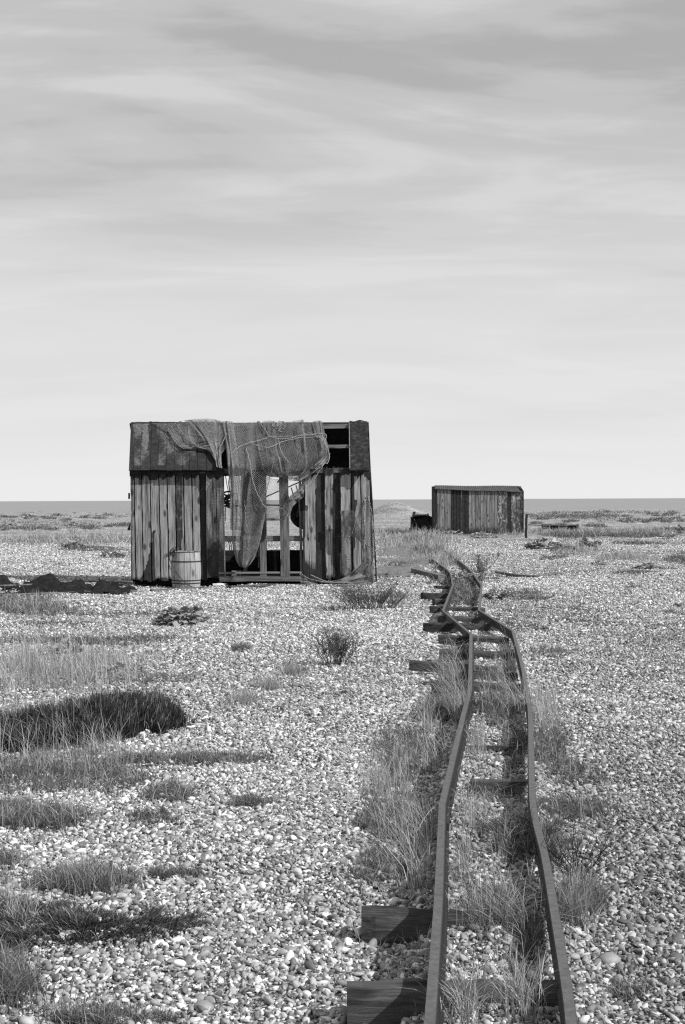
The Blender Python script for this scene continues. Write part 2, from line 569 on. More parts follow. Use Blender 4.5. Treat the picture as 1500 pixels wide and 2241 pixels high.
# ------------------------------------------------------------ vegetation patches (ellipses given as seen in the photo, laid on the ground)
# cx, cy, rx, ry, blades, min height, max height, kind(0 dry grass, 1 turf), soil strength
PATCH = [
    # left middle, tall pale grass
    (90, 1475, 260, 55, 8500, .08, .42, 0, .55), (250, 1455, 120, 30, 1500, .08, .24, 0, .45), (40, 1590, 160, 45, 900, .12, .40, 0, .3),
    (60, 1330, 130, 24, 2600, .05, .2, 1, .8), (60, 1335, 110, 20, 500, .12, .4, 0, 0), (250, 1345, 150, 7, 900, .02, .06, 1, .7),
    (170, 1404, 230, 11, 3200, .02, .07, 1, .9), (330, 1398, 90, 7, 700, .02, .06, 1, .7), (120, 1366, 120, 6, 500, .02, .06, 1, .6),
    (330, 1490, 120, 16, 900, .03, .12, 1, .5),
    # band below the dark shrub
    (140, 1695, 250, 48, 9500, .03, .10, 1, .95), (430, 1664, 190, 17, 3200, .02, .07, 1, .95), (110, 1660, 220, 50, 1800, .12, .36, 0, .3),
    (70, 1790, 140, 34, 3600, .03, .12, 1, .9), (60, 1790, 110, 34, 500, .08, .2, 0, 0), (370, 1742, 75, 22, 1100, .04, .12, 1, .8),
    (330, 1795, 90, 14, 500, .03, .08, 1, .5), (545, 1762, 55, 12, 900, .02, .07, 1, .9), (230, 1640, 60, 14, 260, .10, .3, 0, 0),
    (190, 1935, 125, 32, 2600, .04, .13, 1, .8), (185, 1925, 75, 30, 420, .07, .17, 0, 0), (380, 1917, 70, 12, 800, .02, .06, 1, .7),
    (15, 1890, 45, 20, 500, .03, .08, 1, .6),
    (20, 2150, 60, 55, 1500, .05, .16, 1, .8), (200, 2235, 150, 28, 1500, .03, .09, 1, .7), (40, 2000, 60, 50, 600, .08, .2, 0, 0),
    (360, 2235, 50, 14, 300, .02, .05, 1, .6),
    # middle tufts
    (525, 1421, 26, 6, 420, .05, .11, 1, .8), (535, 1532, 36, 12, 520, .06, .15, 0, .5), (592, 1503, 36, 12, 620, .06, .17, 0, .5),
    (640, 1474, 38, 11, 620, .06, .17, 0, .5), (645, 1470, 30, 8, 400, .05, .1, 1, .5),
    # bank along the left rail
    (890, 1650, 85, 60, 2600, .05, .13, 1, .6), (880, 1660, 100, 60, 600, .08, .24, 0, .2), (870, 1790, 95, 70, 3800, .03, .10, 1, .6),
    (860, 1720, 80, 60, 600, .08, .24, 0, 0), (920, 1850, 45, 80, 900, .06, .22, 0, .2), (830, 1900, 60, 50, 1600, .03, .10, 1, .55),
    (960, 1560, 60, 40, 900, .08, .2, 1, .6), (990, 1480, 40, 40, 200, .2, .4, 0, .2), (1000, 1560, 30, 40, 260, .15, .38, 0, .2),
    (800, 1810, 30, 14, 300, .03, .1, 1, .5), (930, 1600, 40, 25, 300, .15, .3, 0, .0),
    # between the rails
    (1070, 1500, 50, 60, 1300, .06, .2, 0, .5), (1090, 1560, 50, 45, 1700, .05, .16, 1, .6), (1110, 1450, 25, 60, 500, .1, .3, 0, .2),
    (1130, 1640, 40, 45, 1500, .03, .12, 1, .85), (1045, 1640, 28, 45, 900, .06, .2, 0, .4), (1090, 1740, 80, 25, 700, .04, .14, 1, .4),
    (1040, 1780, 30, 60, 700, .06, .18, 0, .4), (1080, 1815, 50, 22, 1000, .03, .1, 1, .7), (1120, 1860, 40, 40, 900, .04, .14, 1, .6),
    (1015, 1900, 25, 70, 700, .05, .16, 0, .4), (1090, 1990, 70, 45, 1700, .04, .13, 1, .75), (1110, 1985, 70, 50, 700, .07, .2, 0, .2),
    (1040, 2010, 40, 40, 600, .05, .13, 0, .3), (1160, 2060, 25, 45, 500, .05, .16, 1, .6), (1150, 2190, 40, 50, 420, .07, .22, 0, .2),
    (1020, 2220, 40, 40, 260, .07, .2, 0, .2), (1008, 1305, 42, 32, 1800, .03, .12, 1, .85), (1095, 1303, 45, 14, 700, .03, .12, 1, .8), (940, 1195, 40, 12, 1500, .15, .5, 0, .5), (975, 1222, 45, 14, 900, .06, .25, 0, .6),
    (390, 1284, 115, 3.5, 300, .01, .03, 1, 1.0), (1170, 1310, 60, 9, 700, .02, .07, 1, .7), (1020, 1420, 60, 30, 500, .05, .16, 1, .4), (1000, 1270, 60, 22, 1600, .05, .16, 1, .7),  # first strip: soil painted dark for the shade under the hut
    # right of the track
    (1195, 1560, 40, 60, 1500, .06, .24, 0, .4), (1200, 1640, 60, 50, 2300, .03, .12, 1, .7), (1260, 1700, 70, 30, 1300, .02, .07, 1, .6),
    (1250, 1775, 110, 26, 2600, .02, .07, 1, .75), (1200, 1850, 50, 50, 1700, .03, .12, 1, .6), (1265, 1975, 65, 38, 2600, .05, .14, 1, .8),
    (1260, 1970, 60, 36, 500, .06, .17, 0, 0), (1250, 1345, 110, 24, 2200, .01, .04, 1, .62), (1150, 1300, 60, 12, 700, .02, .08, 1, .7),
    (1300, 1360, 60, 12, 600, .01, .04, 1, .6), (1200, 1430, 50, 14, 700, .02, .07, 1, .5), (1130, 1350, 60, 30, 600, .02, .08, 1, .5),
    (1090, 1265, 50, 12, 500, .03, .1, 1, .5), (1160, 1375, 50, 12, 400, .02, .06, 1, .6), (1380, 2180, 60, 20, 300, .02, .06, 1, .5),
    # ground between hut and sheds
    (920, 1185, 90, 25, 5200, .12, .5, 0, .7), (960, 1225, 55, 22, 2600, .10, .4, 0, .7), (860, 1165, 60, 10, 1500, .1, .35, 0, .6),
    (880, 1235, 40, 8, 500, .05, .15, 1, .5),
    # far left
    (120, 1183, 190, 11, 5200, .10, .32, 0, .75), (250, 1180, 60, 10, 1500, .10, .35, 0, .7), (200, 1203, 90, 5, 1300, .04, .15, 1, .8),
    (150, 1150, 200, 8, 900, .06, .2, 1, .2), (40, 1140, 80, 4, 300, .06, .2, 1, .3), (250, 1130, 120, 3, 300, .06, .2, 1, .25),
    (130, 1235, 60, 5, 300, .04, .1, 1, .4),
    # far right
    (1330, 1166, 210, 11, 5600, .10, .34, 0, .8), (1270, 1172, 90, 6, 1700, .08, .3, 1, .6), (1400, 1172, 90, 5, 1700, .08, .3, 1, .8),
    (1260, 1130, 140, 7, 1800, .10, .3, 1, .55), (1400, 1138, 120, 5, 700, .06, .25, 1, .4), (1330, 1121, 180, 2.5, 700, .1, .3, 1, .35),
    (1060, 1168, 110, 6, 1300, .08, .3, 0, .6), (1210, 1163, 60, 9, 1600, .1, .34, 0, .7), (1255, 1205, 62, 14, 2600, .1, .3, 0, .8),
    (1355, 1222, 60, 9, 2300, .08, .28, 0, .8), (1430, 1228, 40, 7, 700, .08, .2, 0, .6), (1400, 1190, 60, 5, 900, .06, .18, 1, .7),
    (1390, 1253, 60, 4, 900, .02, .06, 1, .9), (1440, 1245, 50, 3, 600, .02, .06, 1, .9), (1385, 1285, 22, 3, 300, .02, .05, 1, .9),
    (1490, 1225, 40, 12, 900, .05, .2, 1, .7), (1200, 1222, 30, 6, 500, .03, .12, 1, .7), (1470, 1340, 20, 5, 200, .02, .06, 1, .6),
    # around hut foot
    (150, 1262, 60, 3, 200, .05, .2, 0, .3), (600, 1300, 200, 6, 500, .01, .03, 1, .35), (800, 1320, 100, 8, 500, .02, .05, 1, .5),
]
_r = np.random.default_rng(77)
for _k in range(64):      # low scrub scattered thinly over the far beach
    _left = _k % 2
    _x = _r.uniform(-40, 285) if _left else _r.uniform(1160, 1540)
    _y = 1119 + 44 * _r.random() ** 1.3
    _w = _r.uniform(5, 20) * (1 + (_y - 1119) / 60)
    PATCH.append((_x, _y, _w, .7 + _w * .07, int(60 + _w * 9), .06, .28, 1, _r.uniform(.5, .95)))
for _k in range(22):      # and over the middle distance
    _x = _r.uniform(1060, 1520) if _k % 2 else _r.uniform(-20, 900)
    _y = _r.uniform(1300, 1480) if _k % 2 else _r.uniform(1330, 1600)
    _w = _r.uniform(6, 20)
    PATCH.append((_x, _y, _w, 1 + _w * .16, int(25 + _w * 5), .01, .05, 1, _r.uniform(.3, .6)))
PATCH.append((150, 1600, 240, 34, 520, .14, .42, 0, 0))
PATCH.append((940, 1198, 26, 20, 1700, .15, .5, 0, .7))
PATCH.append((940, 1206, 34, 10, 1500, .1, .36, 1, .8))
PATCH.append((985, 1232, 26, 10, 800, .04, .16, 1, .8))
PATCH.append((925, 1188, 30, 9, 2200, .15, .6, 1, .7))
PATCH.append((1010, 1300, 34, 26, 1500, .04, .14, 1, .5))
PATCH.append((965, 1228, 34, 14, 900, .06, .25, 0, .6))
PA = np.array([p[:9] for p in PATCH])


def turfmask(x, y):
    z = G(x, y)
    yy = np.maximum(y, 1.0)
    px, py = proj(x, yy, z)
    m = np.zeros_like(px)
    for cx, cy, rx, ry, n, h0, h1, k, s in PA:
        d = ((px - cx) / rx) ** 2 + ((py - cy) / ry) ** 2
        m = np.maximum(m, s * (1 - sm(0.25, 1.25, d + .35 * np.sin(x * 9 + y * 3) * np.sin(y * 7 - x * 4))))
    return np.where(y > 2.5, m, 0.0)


# ------------------------------------------------------------ ground, sea, path
def sheet(name, X, Y, Z, mat, attrs=None, **props):
    r, c = X.shape
    V = np.stack([X, Y, Z], -1).reshape(-1, 3).astype(np.float32)
    i = np.arange(r * c).reshape(r, c)
    Q = np.stack([i[:-1, :-1], i[:-1, 1:], i[1:, 1:], i[1:, :-1]], -1).reshape(-1, 4)
    me = bpy.data.meshes.new(name)
    me.vertices.add(len(V)); me.vertices.foreach_set('co', V.ravel())
    me.loops.add(Q.size); me.loops.foreach_set('vertex_index', Q.ravel().astype(np.int32))
    me.polygons.add(len(Q)); me.polygons.foreach_set('loop_start', np.arange(0, Q.size, 4, dtype=np.int32))
    me.polygons.foreach_set('use_smooth', np.ones(len(Q), bool))
    me.update(calc_edges=True)
    for k, a in (attrs or {}).items():
        at = me.attributes.new(k, 'FLOAT', 'POINT')
        at.data.foreach_set('value', a.ravel().astype(np.float32))
    me.materials.append(mat)
    return link(name, me, **props)


ys = np.concatenate([np.linspace(-30, 2, 12), 2 + (np.geomspace(1, 240, 620) - 1) * 1.0])
us = np.linspace(-1, 1, 401); us = np.sign(us) * (0.35 * np.abs(us) + 0.65 * np.abs(us) ** 3)
half = np.maximum(14, 1.2 * np.abs(ys) + 6)
YY = np.repeat(ys[:, None], 401, 1); XX = us[None, :] * half[:, None]
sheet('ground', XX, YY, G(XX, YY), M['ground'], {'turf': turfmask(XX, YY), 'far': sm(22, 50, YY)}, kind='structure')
sx = np.array([-60000., -3000, 0, 3000, 60000]); sy = np.array([205., 700, 3000, 12000, 70000])
SX, SY = np.meshgrid(sx, sy)
sheet('sea', SX, SY, np.full_like(SX, -2.2), M['sea'], kind='structure')

M['path'] = simple('fine_grey_hardstanding', [(0.3, 0.10), (0.5, 0.16), (0.7, 0.24)], 7, 0.9, 0.1, 0.5, 0.02, 10)
rows = [(1263, 822, 900), (1245, 824, 930), (1225, 826, 942), (1205, 828, 938), (1188, 830, 925), (1174, 832, 905)]
gp = []
for py, a, b_ in rows:
    xs = np.linspace(a, b_, 24) + rng.normal(0, 1.5, 24)
    gp.append(gnd(xs, np.full(24, py) + rng.normal(0, 0.6, 24)))
gp = np.array(gp)
sheet('path', gp[..., 0], gp[..., 1], G(gp[..., 0], gp[..., 1]) + 0.02, M['path'], kind='structure')


# ------------------------------------------------------------ shingle: loose pebbles (uncountable stuff)
def pebble_meshes():
    col = bpy.data.collections.new('pebble_kinds')
    import bmesh
    for i in range(12):
        bm = bmesh.new()
        bmesh.ops.create_icosphere(bm, subdivisions=2, radius=1.0)
        a = [rng.normal(0, 1, 3) for _ in range(5)]
        ph = rng.uniform(0, 6, 5)
        sh = np.array([rng.uniform(1.0, 1.25), rng.uniform(.6, .95), rng.uniform(.36, .72)])
        for v in bm.verts:
            p = np.array(v.co)
            k = 1 + sum(0.085 * math.sin(1.6 * float(np.dot(p, q)) + f) for q, f in zip(a, ph))
            # a broken facet on some flints
            for q in a[:(0, 2, 3)[i % 3]]:
                d = float(np.dot(p, q / np.linalg.norm(q)))
                if d > 0.5:
                    k *= 0.5 / d + 0.06
            v.co = Vector(p * k * sh)
        me = bpy.data.meshes.new('pebble_shape')
        bm.to_mesh(me); bm.free()
        me.polygons.foreach_set('use_smooth', [True] * len(me.polygons))
        me.materials.append(M['pebble'])
        o = bpy.data.objects.new('pebble_shape', me)
        col.objects.link(o)
    return col


def scatter_pebbles():
    # depth distribution with density falling with distance
    n = 330000
    yg = np.linspace(3.3, 62, 4000)
    dens = 5200 * np.where(yg < 8, 1, (8 / yg) ** 1.22) * (1 - .8 * sm(44, 62, yg))
    wid = 0.53 * yg + 1.0
    cdf = np.cumsum(dens * wid); total = cdf[-1] * (yg[1] - yg[0]); cdf /= cdf[-1]
    n = int(total)
    y = np.interp(rng.random(n), cdf, yg)
    x = (rng.random(n) - 0.5) * (0.53 * y + 1.0)
    tm = turfmask(x, y)
    clump = np.sin(x * 31 + y * 7) * np.sin(y * 27 - x * 11)
    keep = rng.random(n) > np.clip(tm * 0.98 - 0.12 + 0.22 * clump * (tm > 0.1), 0, 0.84)
    x, y, tm = x[keep], y[keep], tm[keep]
    # nothing loose inside the hut footprint or over the path
    px, py = proj(x, y, G(x, y))
    inside = ((y > 27.7) & (y < 29.9) & (x > -4.1) & (x < 0.55)) | ((y > 27.2) & (y < 29.9) & (x > -4.1) & (x < -2.3) & (rng.random(len(x)) < .9))
    rows_y = [r[0] for r in rows][::-1]; ra = [r[1] for r in rows][::-1]; rb = [r[2] for r in rows][::-1]
    onpath = (py > 1174) & (py < 1263) & (px > np.interp(py, rows_y, ra)) & (px < np.interp(py, rows_y, rb)) & (rng.random(len(px)) < 0.93)
    k = ~(inside | onpath)
    x, y, tm = x[k], y[k], tm[k]
    n = len(x)
    r = np.exp(rng.normal(math.log(0.0077), 0.43, n))
    r = np.clip(r, 0.004, 0.021)
    r *= np.clip((y / 8.0), 1, None) ** 0.30
    z = G(x, y) + r * 0.25 + rng.random(n) * 0.006
    u = rng.random(n)
    tone = np.where(u < .30, rng.uniform(0.05, .36, n), np.where(u < .72, rng.uniform(.36, .68, n), rng.uniform(.72, 1.05, n)))
    # broad drifts of paler and darker stone
    drift = 0.05 * np.sin(x * 0.9 + y * 0.35 + 1) + 0.05 * np.sin(y * 0.8 - x * 0.5)
    right = 0.14 * sm(0.04, 0.2, x / y) * (1 - sm(10, 22, y)) + .02  # shade of the tilted right-hand beach put into the pebble tones
    tone = np.clip(tone + drift - right, 0.02, 1)
    rot = np.stack([rng.normal(0, .5, n), rng.normal(0, .5, n), rng.random(n) * 6.283], -1)
    flip = rng.random(n) < .2
    rot[flip, 0] += rng.uniform(-1.2, 1.2, flip.sum())
    scl = np.stack([r * rng.uniform(.85, 1.3, n), r * rng.uniform(.8, 1.05, n), r * rng.uniform(.8, 1.15, n)], -1)
    me = bpy.data.meshes.new('shingle')
    me.vertices.add(n)
    me.vertices.foreach_set('co', np.stack([x, y, z], -1).astype(np.float32).ravel())
    for nm, a in (('rot', rot), ('scl', scl)):
        at = me.attributes.new(nm, 'FLOAT_VECTOR', 'POINT')
        at.data.foreach_set('vector', a.astype(np.float32).ravel())
    at = me.attributes.new('ptone', 'FLOAT', 'POINT'); at.data.foreach_set('value', tone.astype(np.float32))
    at = me.attributes.new('pidx', 'INT', 'POINT'); at.data.foreach_set('value', rng.integers(0, 12, n).astype(np.int32))
    me.materials.append(M['pebble'])
    o = link('shingle', me, kind='stuff', label='loose grey and white flint pebbles covering the beach')
    col = pebble_meshes()
    ng = bpy.data.node_groups.new('scatter', 'GeometryNodeTree')
    ng.interface.new_socket('Geometry', in_out='INPUT', socket_type='NodeSocketGeometry')
    ng.interface.new_socket('Geometry', in_out='OUTPUT', socket_type='NodeSocketGeometry')
    gi = ng.nodes.new('NodeGroupInput'); go = ng.nodes.new('NodeGroupOutput')
    ip = ng.nodes.new('GeometryNodeInstanceOnPoints')
    ci = ng.nodes.new('GeometryNodeCollectionInfo')
    ci.inputs['Collection'].default_value = col
    ci.inputs['Separate Children'].default_value = True
    ci.inputs['Reset Children'].default_value = True

    def na(nm, ty):
        q = ng.nodes.new('GeometryNodeInputNamedAttribute'); q.data_type = ty
        q.inputs['Name'].default_value = nm
        return q.outputs['Attribute']
    L = ng.links.new
    L(gi.outputs[0], ip.inputs['Points']); L(ci.outputs[0], ip.inputs['Instance'])
    ip.inputs['Pick Instance'].default_value = True
    L(na('pidx', 'INT'), ip.inputs['Instance Index'])
    e2r = ng.nodes.new('FunctionNodeEulerToRotation')
    L(na('rot', 'FLOAT_VECTOR'), e2r.inputs[0]); L(e2r.outputs[0], ip.inputs['Rotation'])
    L(na('scl', 'FLOAT_VECTOR'), ip.inputs['Scale'])
    L(ip.outputs[0], go.inputs[0])
    md = o.modifiers.new('scatter', 'NODES'); md.node_group = ng
    print('pebbles', n)


scatter_pebbles()


# ------------------------------------------------------------ blades
def blades(base, h, az, lean, w, tone, T=(0, .4, .75, 1.0)):
    n = len(base)
    dx, dy = np.cos(az), np.sin(az)
    fa = rng.random(n) * 6.283
    wx, wy = np.cos(fa), np.sin(fa)
    # turn each blade so that its flat is not always edge-on
    wx = np.where(np.abs(wx) < .4, .6, wx)
    V = np.zeros((n, 7, 3), np.float32)
    for k, t in enumerate(T):
        px = base[:, 0] + dx * h * lean * t * t
        py = base[:, 1] + dy * h * lean * t * t
        pz = base[:, 2] + h * t * (1 - 0.35 * np.minimum(lean, 1.6) * t)
        ww = w * (1 - 0.55 * t) * 0.5
        if k < 3:
            V[:, 2 * k] = np.stack([px - wx * ww, py - wy * ww, pz], -1)
            V[:, 2 * k + 1] = np.stack([px + wx * ww, py + wy * ww, pz], -1)
        else:
            V[:, 6] = np.stack([px, py, pz], -1)
    f = np.array([[0, 1, 3], [0, 3, 2], [2, 3, 5], [2, 5, 4], [4, 5, 6]])
    Fc = (f[None] + (np.arange(n) * 7)[:, None, None]).reshape(-1, 3)
    return V.reshape(-1, 3), Fc, np.repeat(tone, 7)


def tri_mesh(name, parts, mat, parent=None, **props):
    Vs, Fs, Ts = [], [], []
    o = 0
    for V, Fc, T in parts:
        Vs.append(V); Fs.append(Fc + o); Ts.append(T); o += len(V)
    V = np.concatenate(Vs).astype(np.float32); Fc = np.concatenate(Fs).astype(np.int32); T = np.concatenate(Ts).astype(np.float32)
    me = bpy.data.meshes.new(name)
    me.vertices.add(len(V)); me.vertices.foreach_set('co', V.ravel())
    me.loops.add(Fc.size); me.loops.foreach_set('vertex_index', Fc.ravel())
    me.polygons.add(len(Fc)); me.polygons.foreach_set('loop_start', np.arange(0, Fc.size, 3, dtype=np.int32))
    me.update(calc_edges=True)
    at = me.attributes.new('tone', 'FLOAT', 'POINT'); at.data.foreach_set('value', T)
    me.materials.append(mat)
    return link(name, me, parent, **props)


def patch_points(cx, cy, rx, ry, n, clump=True):
    a = rng.random(n) * 6.283
    ph = rng.random(4) * 6.283
    wob = lambda q: 0.86 + .16 * np.sin(2 * q + ph[0]) + .13 * np.sin(3 * q + ph[1]) + .1 * np.sin(7 * q + ph[2]) + .07 * np.sin(13 * q + ph[3])
    r = (rng.random(n) ** .62) * wob(a) * (1 + 0.14 * rng.normal(0, 1, n))
    px = cx + rx * r * np.cos(a); py = cy + ry * r * np.sin(a)
    if clump:
        nc = max(4, n // 26)
        i = rng.integers(0, nc, n)
        a2 = rng.random(nc) * 6.283; r2 = rng.random(nc) ** .6 * wob(a2)
        cxs = cx + rx * r2 * np.cos(a2); cys = cy + ry * r2 * np.sin(a2)
        use = rng.random(n) < .72
        px = np.where(use, cxs[i] + rng.normal(0, 1, n) * max(2.5, rx * .05), px)
        py = np.where(use, cys[i] + rng.normal(0, 1, n) * max(0.6, ry * .06), py)
    py = np.maximum(py, 1119)
    return gnd(px, py)


gparts, tparts = [], []
for cx, cy, rx, ry, n, h0, h1, kind, s in PATCH:
    n = int(n * (1.25 if kind else 1.0))
    b0 = patch_points(cx, cy, rx, ry, n)
    Yd = b0[:, 1]
    h = h0 + (h1 - h0) * rng.random(n) ** 1.6
    if kind == 0:
        h = h0 * .7 + (h1 - h0 * .7) * rng.random(n) ** 3.2
        cut = rng.random(n) < .62; b0, h, Yd = b0[cut], h[cut], Yd[cut]; n = len(b0)
        lean = np.abs(rng.normal(.45, .45, n)); w = np.maximum(.0024, .00030 * Yd) * rng.uniform(.6, 1.3, n)
        tone = np.clip(rng.normal(.65, .22, n), .08, 1)
        az = rng.normal(2.6, 1.6, n)
        gparts.append(blades(b0, h, az, lean, w, tone))
    else:
        h = h * (.72 if h1 >= .09 else 1.0)
        straw = rng.random(n) < .06; h = np.where(straw, h * 2.1, h)
        lean = np.abs(rng.normal(.8, .5, n)); w = np.maximum(.0026, .00042 * Yd) * rng.uniform(.7, 1.4, n)
        tone = np.clip(rng.normal(.48, .2, n), .05, 1)
        tone[straw] = rng.uniform(.7, 1, straw.sum())
        tparts.append(blades(b0, h, rng.random(n) * 6.283, lean, w, tone))
# sparse single blades everywhere near the track
n = 900
b0 = gnd(rng.normal(1000, 130, n), rng.uniform(1500, 2230, n))
gparts.append(blades(b0, rng.uniform(.04, .16, n), rng.random(n) * 6.28, np.abs(rng.normal(.6, .4, n)), np.full(n, .0028), rng.uniform(.4, .9, n)))
tri_mesh('grass', gparts, M['grass'], kind='stuff', label='dry pale grass growing through the shingle')
tri_mesh('turf', tparts, M['turf'], kind='stuff', label='low dark turf and moss matting the shingle')


# ------------------------------------------------------------ countable plants
def tuft(px, py, n, h0, h1, spread, label, name='grass_tuft', cat='grass tuft', mat='grass', azm=None, tone=.68, lean=.5, wd=.0032, group=None):
    c = gnd(px, py)
    t = None
    base = np.repeat(c[None], n, 0) + np.stack([rng.normal(0, spread, n), rng.normal(0, spread * .7, n), np.zeros(n)], -1)
    base[:, 2] = G(base[:, 0], base[:, 1])
    az = rng.random(n) * 6.283 if azm is None else rng.normal(azm, .55, n)
    V, Fc, T = blades(base - c, rng.uniform(h0, h1, n), az, np.abs(rng.normal(lean, .3, n)), np.full(n, wd) * rng.uniform(.7, 1.3, n),
                      np.clip(rng.normal(tone, .15, n), .1, 1))
    o = tri_mesh(name, [(V, Fc, T)], M[mat])
    o.location = Vector(c)
    return tag(o, label, cat, group)


tuft(1010, 1575, 95, .30, .62, .035, 'tall pale grass tuft arching left over the kinked left rail', azm=2.6, lean=.55)
tuft(1005, 1500, 60, .25, .50, .05, 'pale wispy grass tuft beside the left rail above the tallest tuft', azm=2.8, lean=.6)
tuft(1135, 1560, 80, .25, .48, .04, 'pale grass tuft between the rails leaning against the right rail', azm=2.5, lean=.6)
tuft(1175, 1590, 70, .20, .40, .05, 'upright pale grass tuft outside the right rail where it straightens', azm=1.6, lean=.3)
tuft(912, 1955, 55, .2, .40, .035, 'long pale grass tuft just behind the big left sleeper end', azm=2.2, lean=.45)
tuft(890, 1860, 70, .16, .34, .06, 'broad bleached grass tuft left of the left rail bend', azm=2.4, lean=.5)
tuft(955, 1690, 60, .16, .34, .05, 'leaning straw coloured tuft hard against the left rail', azm=2.2, lean=.6)
tuft(830, 1740, 70, .16, .32, .05, 'thin straw coloured tuft at the outer edge of the track bank', azm=2.0, lean=.6)
tuft(1150, 2235, 55, .12, .26, .03, 'short bright tuft at the foot of the picture between the rails', lean=.5)
tuft(1015, 2240, 60, .10, .22, .03, 'splayed tuft growing from the front sleeper by the left rail', lean=.8)
tuft(1110, 2030, 170, .10, .22, .05, 'fine arched grass tuft in the ballast before the second sleeper', lean=.9, tone=.55)
tuft(1245, 2020, 240, .10, .20, .04, 'rounded bristling grass clump outside the right rail', lean=.8, tone=.5)
tuft(185, 1950, 200, .10, .20, .07, 'bristling grass clump above the dark mat of vegetation', lean=.6, tone=.5)
tuft(20, 2200, 220, .10, .20, .06, 'dark green grass clump at the lower left corner', lean=.7, tone=.32)
tuft(592, 1510, 120, .08, .17, .06, 'middle grass tuft in the row of three on open shingle', lean=.6, tone=.6, group='tufts in a row on open shingle')
tuft(535, 1543, 120, .08, .17, .06, 'front grass tuft in the row of three on open shingle', lean=.6, tone=.6, group='tufts in a row on open shingle')
tuft(642, 1480, 120, .08, .17, .06, 'rear grass tuft in the row of three on open shingle', lean=.6, tone=.5, group='tufts in a row on open shingle')


def leaf_clump(px, py, wpx, hpx, n, label, seed_up=.0, size=None, tone=.5, mat='kale', name='sea_kale', cat='sea kale', depth=.5, group=None):
    """crinkled broad leaves heaped in a low mound"""
    c = gnd(px, py)
    Yd = c[1]
    rx = wpx / 2 * Yd / F; H = hpx * Yd / F; ry = rx * depth
    size = size or H * .55
    Vs, Fs, Ts = [], [], []
    o = 0
    for i in range(n):
        a = rng.random() * 6.283; r = math.sqrt(rng.random()) * .9
        lump = 0.45 + 0.55 * abs(math.sin(a * 2.5 + px) * math.cos(r * 5 + px * .3))
        bx, by = rx * r * math.cos(a), ry * r * math.sin(a)
        bz = H * (1 - r * r) * lump * rng.random() ** .6 * 1.15 + H * .05
        s = size * rng.uniform(.6, 1.25)
        az = a + rng.normal(0, 1.0); el = rng.uniform(.1, 1.2)
        d = np.array([math.cos(az) * math.cos(el), math.sin(az) * math.cos(el), math.sin(el)])
        sd = np.array([-math.sin(az), math.cos(az), rng.normal(0, .25)]); up = np.cross(d, sd)
        prof = [.25, .85, 1.0, .55]
        ph = rng.random() * 6
        V = []
        for k, w in enumerate(prof):
            t = k / 3
            cc = np.array([bx, by, bz]) + d * s * t - np.array([0, 0, 1]) * s * .35 * t * t
            for q in (-1, 0, 1):
                V.append(cc + sd * s * .42 * w * q + up * s * .12 * math.sin(ph + k * 2.1 + q * 2.4))
        V = np.array(V); V[:, 2] = np.maximum(V[:, 2], -0.01)
        Fc = []
        for k in range(3):
            for q in range(2):
                e = k * 3 + q
                Fc += [[e, e + 1, e + 4], [e, e + 4, e + 3]]
        Vs.append(V); Fs.append(np.array(Fc) + o); o += 12
        Ts.append(np.full(12, np.clip(rng.normal(tone, .18), .05, 1)))
    ob = tri_mesh(name, [(np.concatenate(Vs), np.concatenate(Fs), np.concatenate(Ts))], M[mat])
    ob.location = Vector(c)
    return tag(ob, label, cat, group)


KG = 'sea kale clumps scattered over the beach'
KALE = [
    (400, 1368, 105, 46, 170, 'crinkled sea kale clump on shingle below the barrel'),
    (1060, 1177, 62, 15, 60, 'low sea kale at the foot of the small shed wall'),
    (985, 1170, 62, 10, 40, 'pale flat sea kale by the small shed left corner'),
    (1190, 1202, 80, 26, 110, 'largest dark sea kale mass below the leaning post'),
    (1232, 1206, 60, 22, 70, 'dark kale holding a scrap of white litter'),
    (1290, 1200, 60, 22, 50, 'sea kale at the grassy end beyond the white scrap'),
    (1225, 1216, 25, 12, 26, 'small round kale just in front of the dark kale mass'),
    (1298, 1192, 24, 10, 24, 'tiny kale on bare shingle right of the kale mass'),
    (1310, 1236, 34, 14, 34, 'dark kale tuft at the near edge of the right grass strip'),
    (1410, 1246, 40, 18, 44, 'dark kale clump beside the flat moss strips'),
    (1465, 1179, 34, 14, 36, 'kale clump in the far right grass belt'),
    (1452, 1139, 46, 14, 40, 'spiky dark bush highest on the far right rise'),
    (1380, 1143, 28, 12, 30, 'small bush left of the spiky far right bush'),
    (1330, 1137, 40, 8, 26, 'flat bush along the far grassy rise'),
    (245, 1222, 62, 20, 80, 'broad dark kale against the hut left side'),
    (160, 1196, 56, 20, 70, 'kale with tall seed stems in the left grass belt'),
    (215, 1160, 26, 9, 26, 'small kale behind the left grass belt near the hut'),
    (162, 1151, 22, 10, 26, 'round kale centred behind the left grass belt'),
    (28, 1152, 26, 14, 30, 'upright little bush at the far left edge'),
    (65, 1138, 40, 10, 30, 'dark bush on the far left rise below the skyline'),
    (130, 1130, 18, 7, 18, 'small dark bush under the sea line on the left'),
    (202, 1132, 26, 7, 22, 'flat dark bush on the left rise nearer the hut'),
    (88, 1124, 30, 5, 18, 'skyline bush breaking the sea edge on the left'),
    (275, 1128, 26, 6, 18, 'skyline bush just left of the hut wall'),
    (1085, 1312, 50, 22, 60, 'dark leafy plant outside the right rail kink'),
    (1015, 1272, 60, 22, 80, 'leafy plant growing between the far rails'),
    (960, 1262, 30, 14, 34, 'small leafy plant hugging the far left rail'),
    (150, 1432, 70, 26, 50, 'small dark leafy plant rising from the left tall grass'),
    (250, 1478, 90, 26, 60, 'pale leafy plant behind the black shrub'),
]
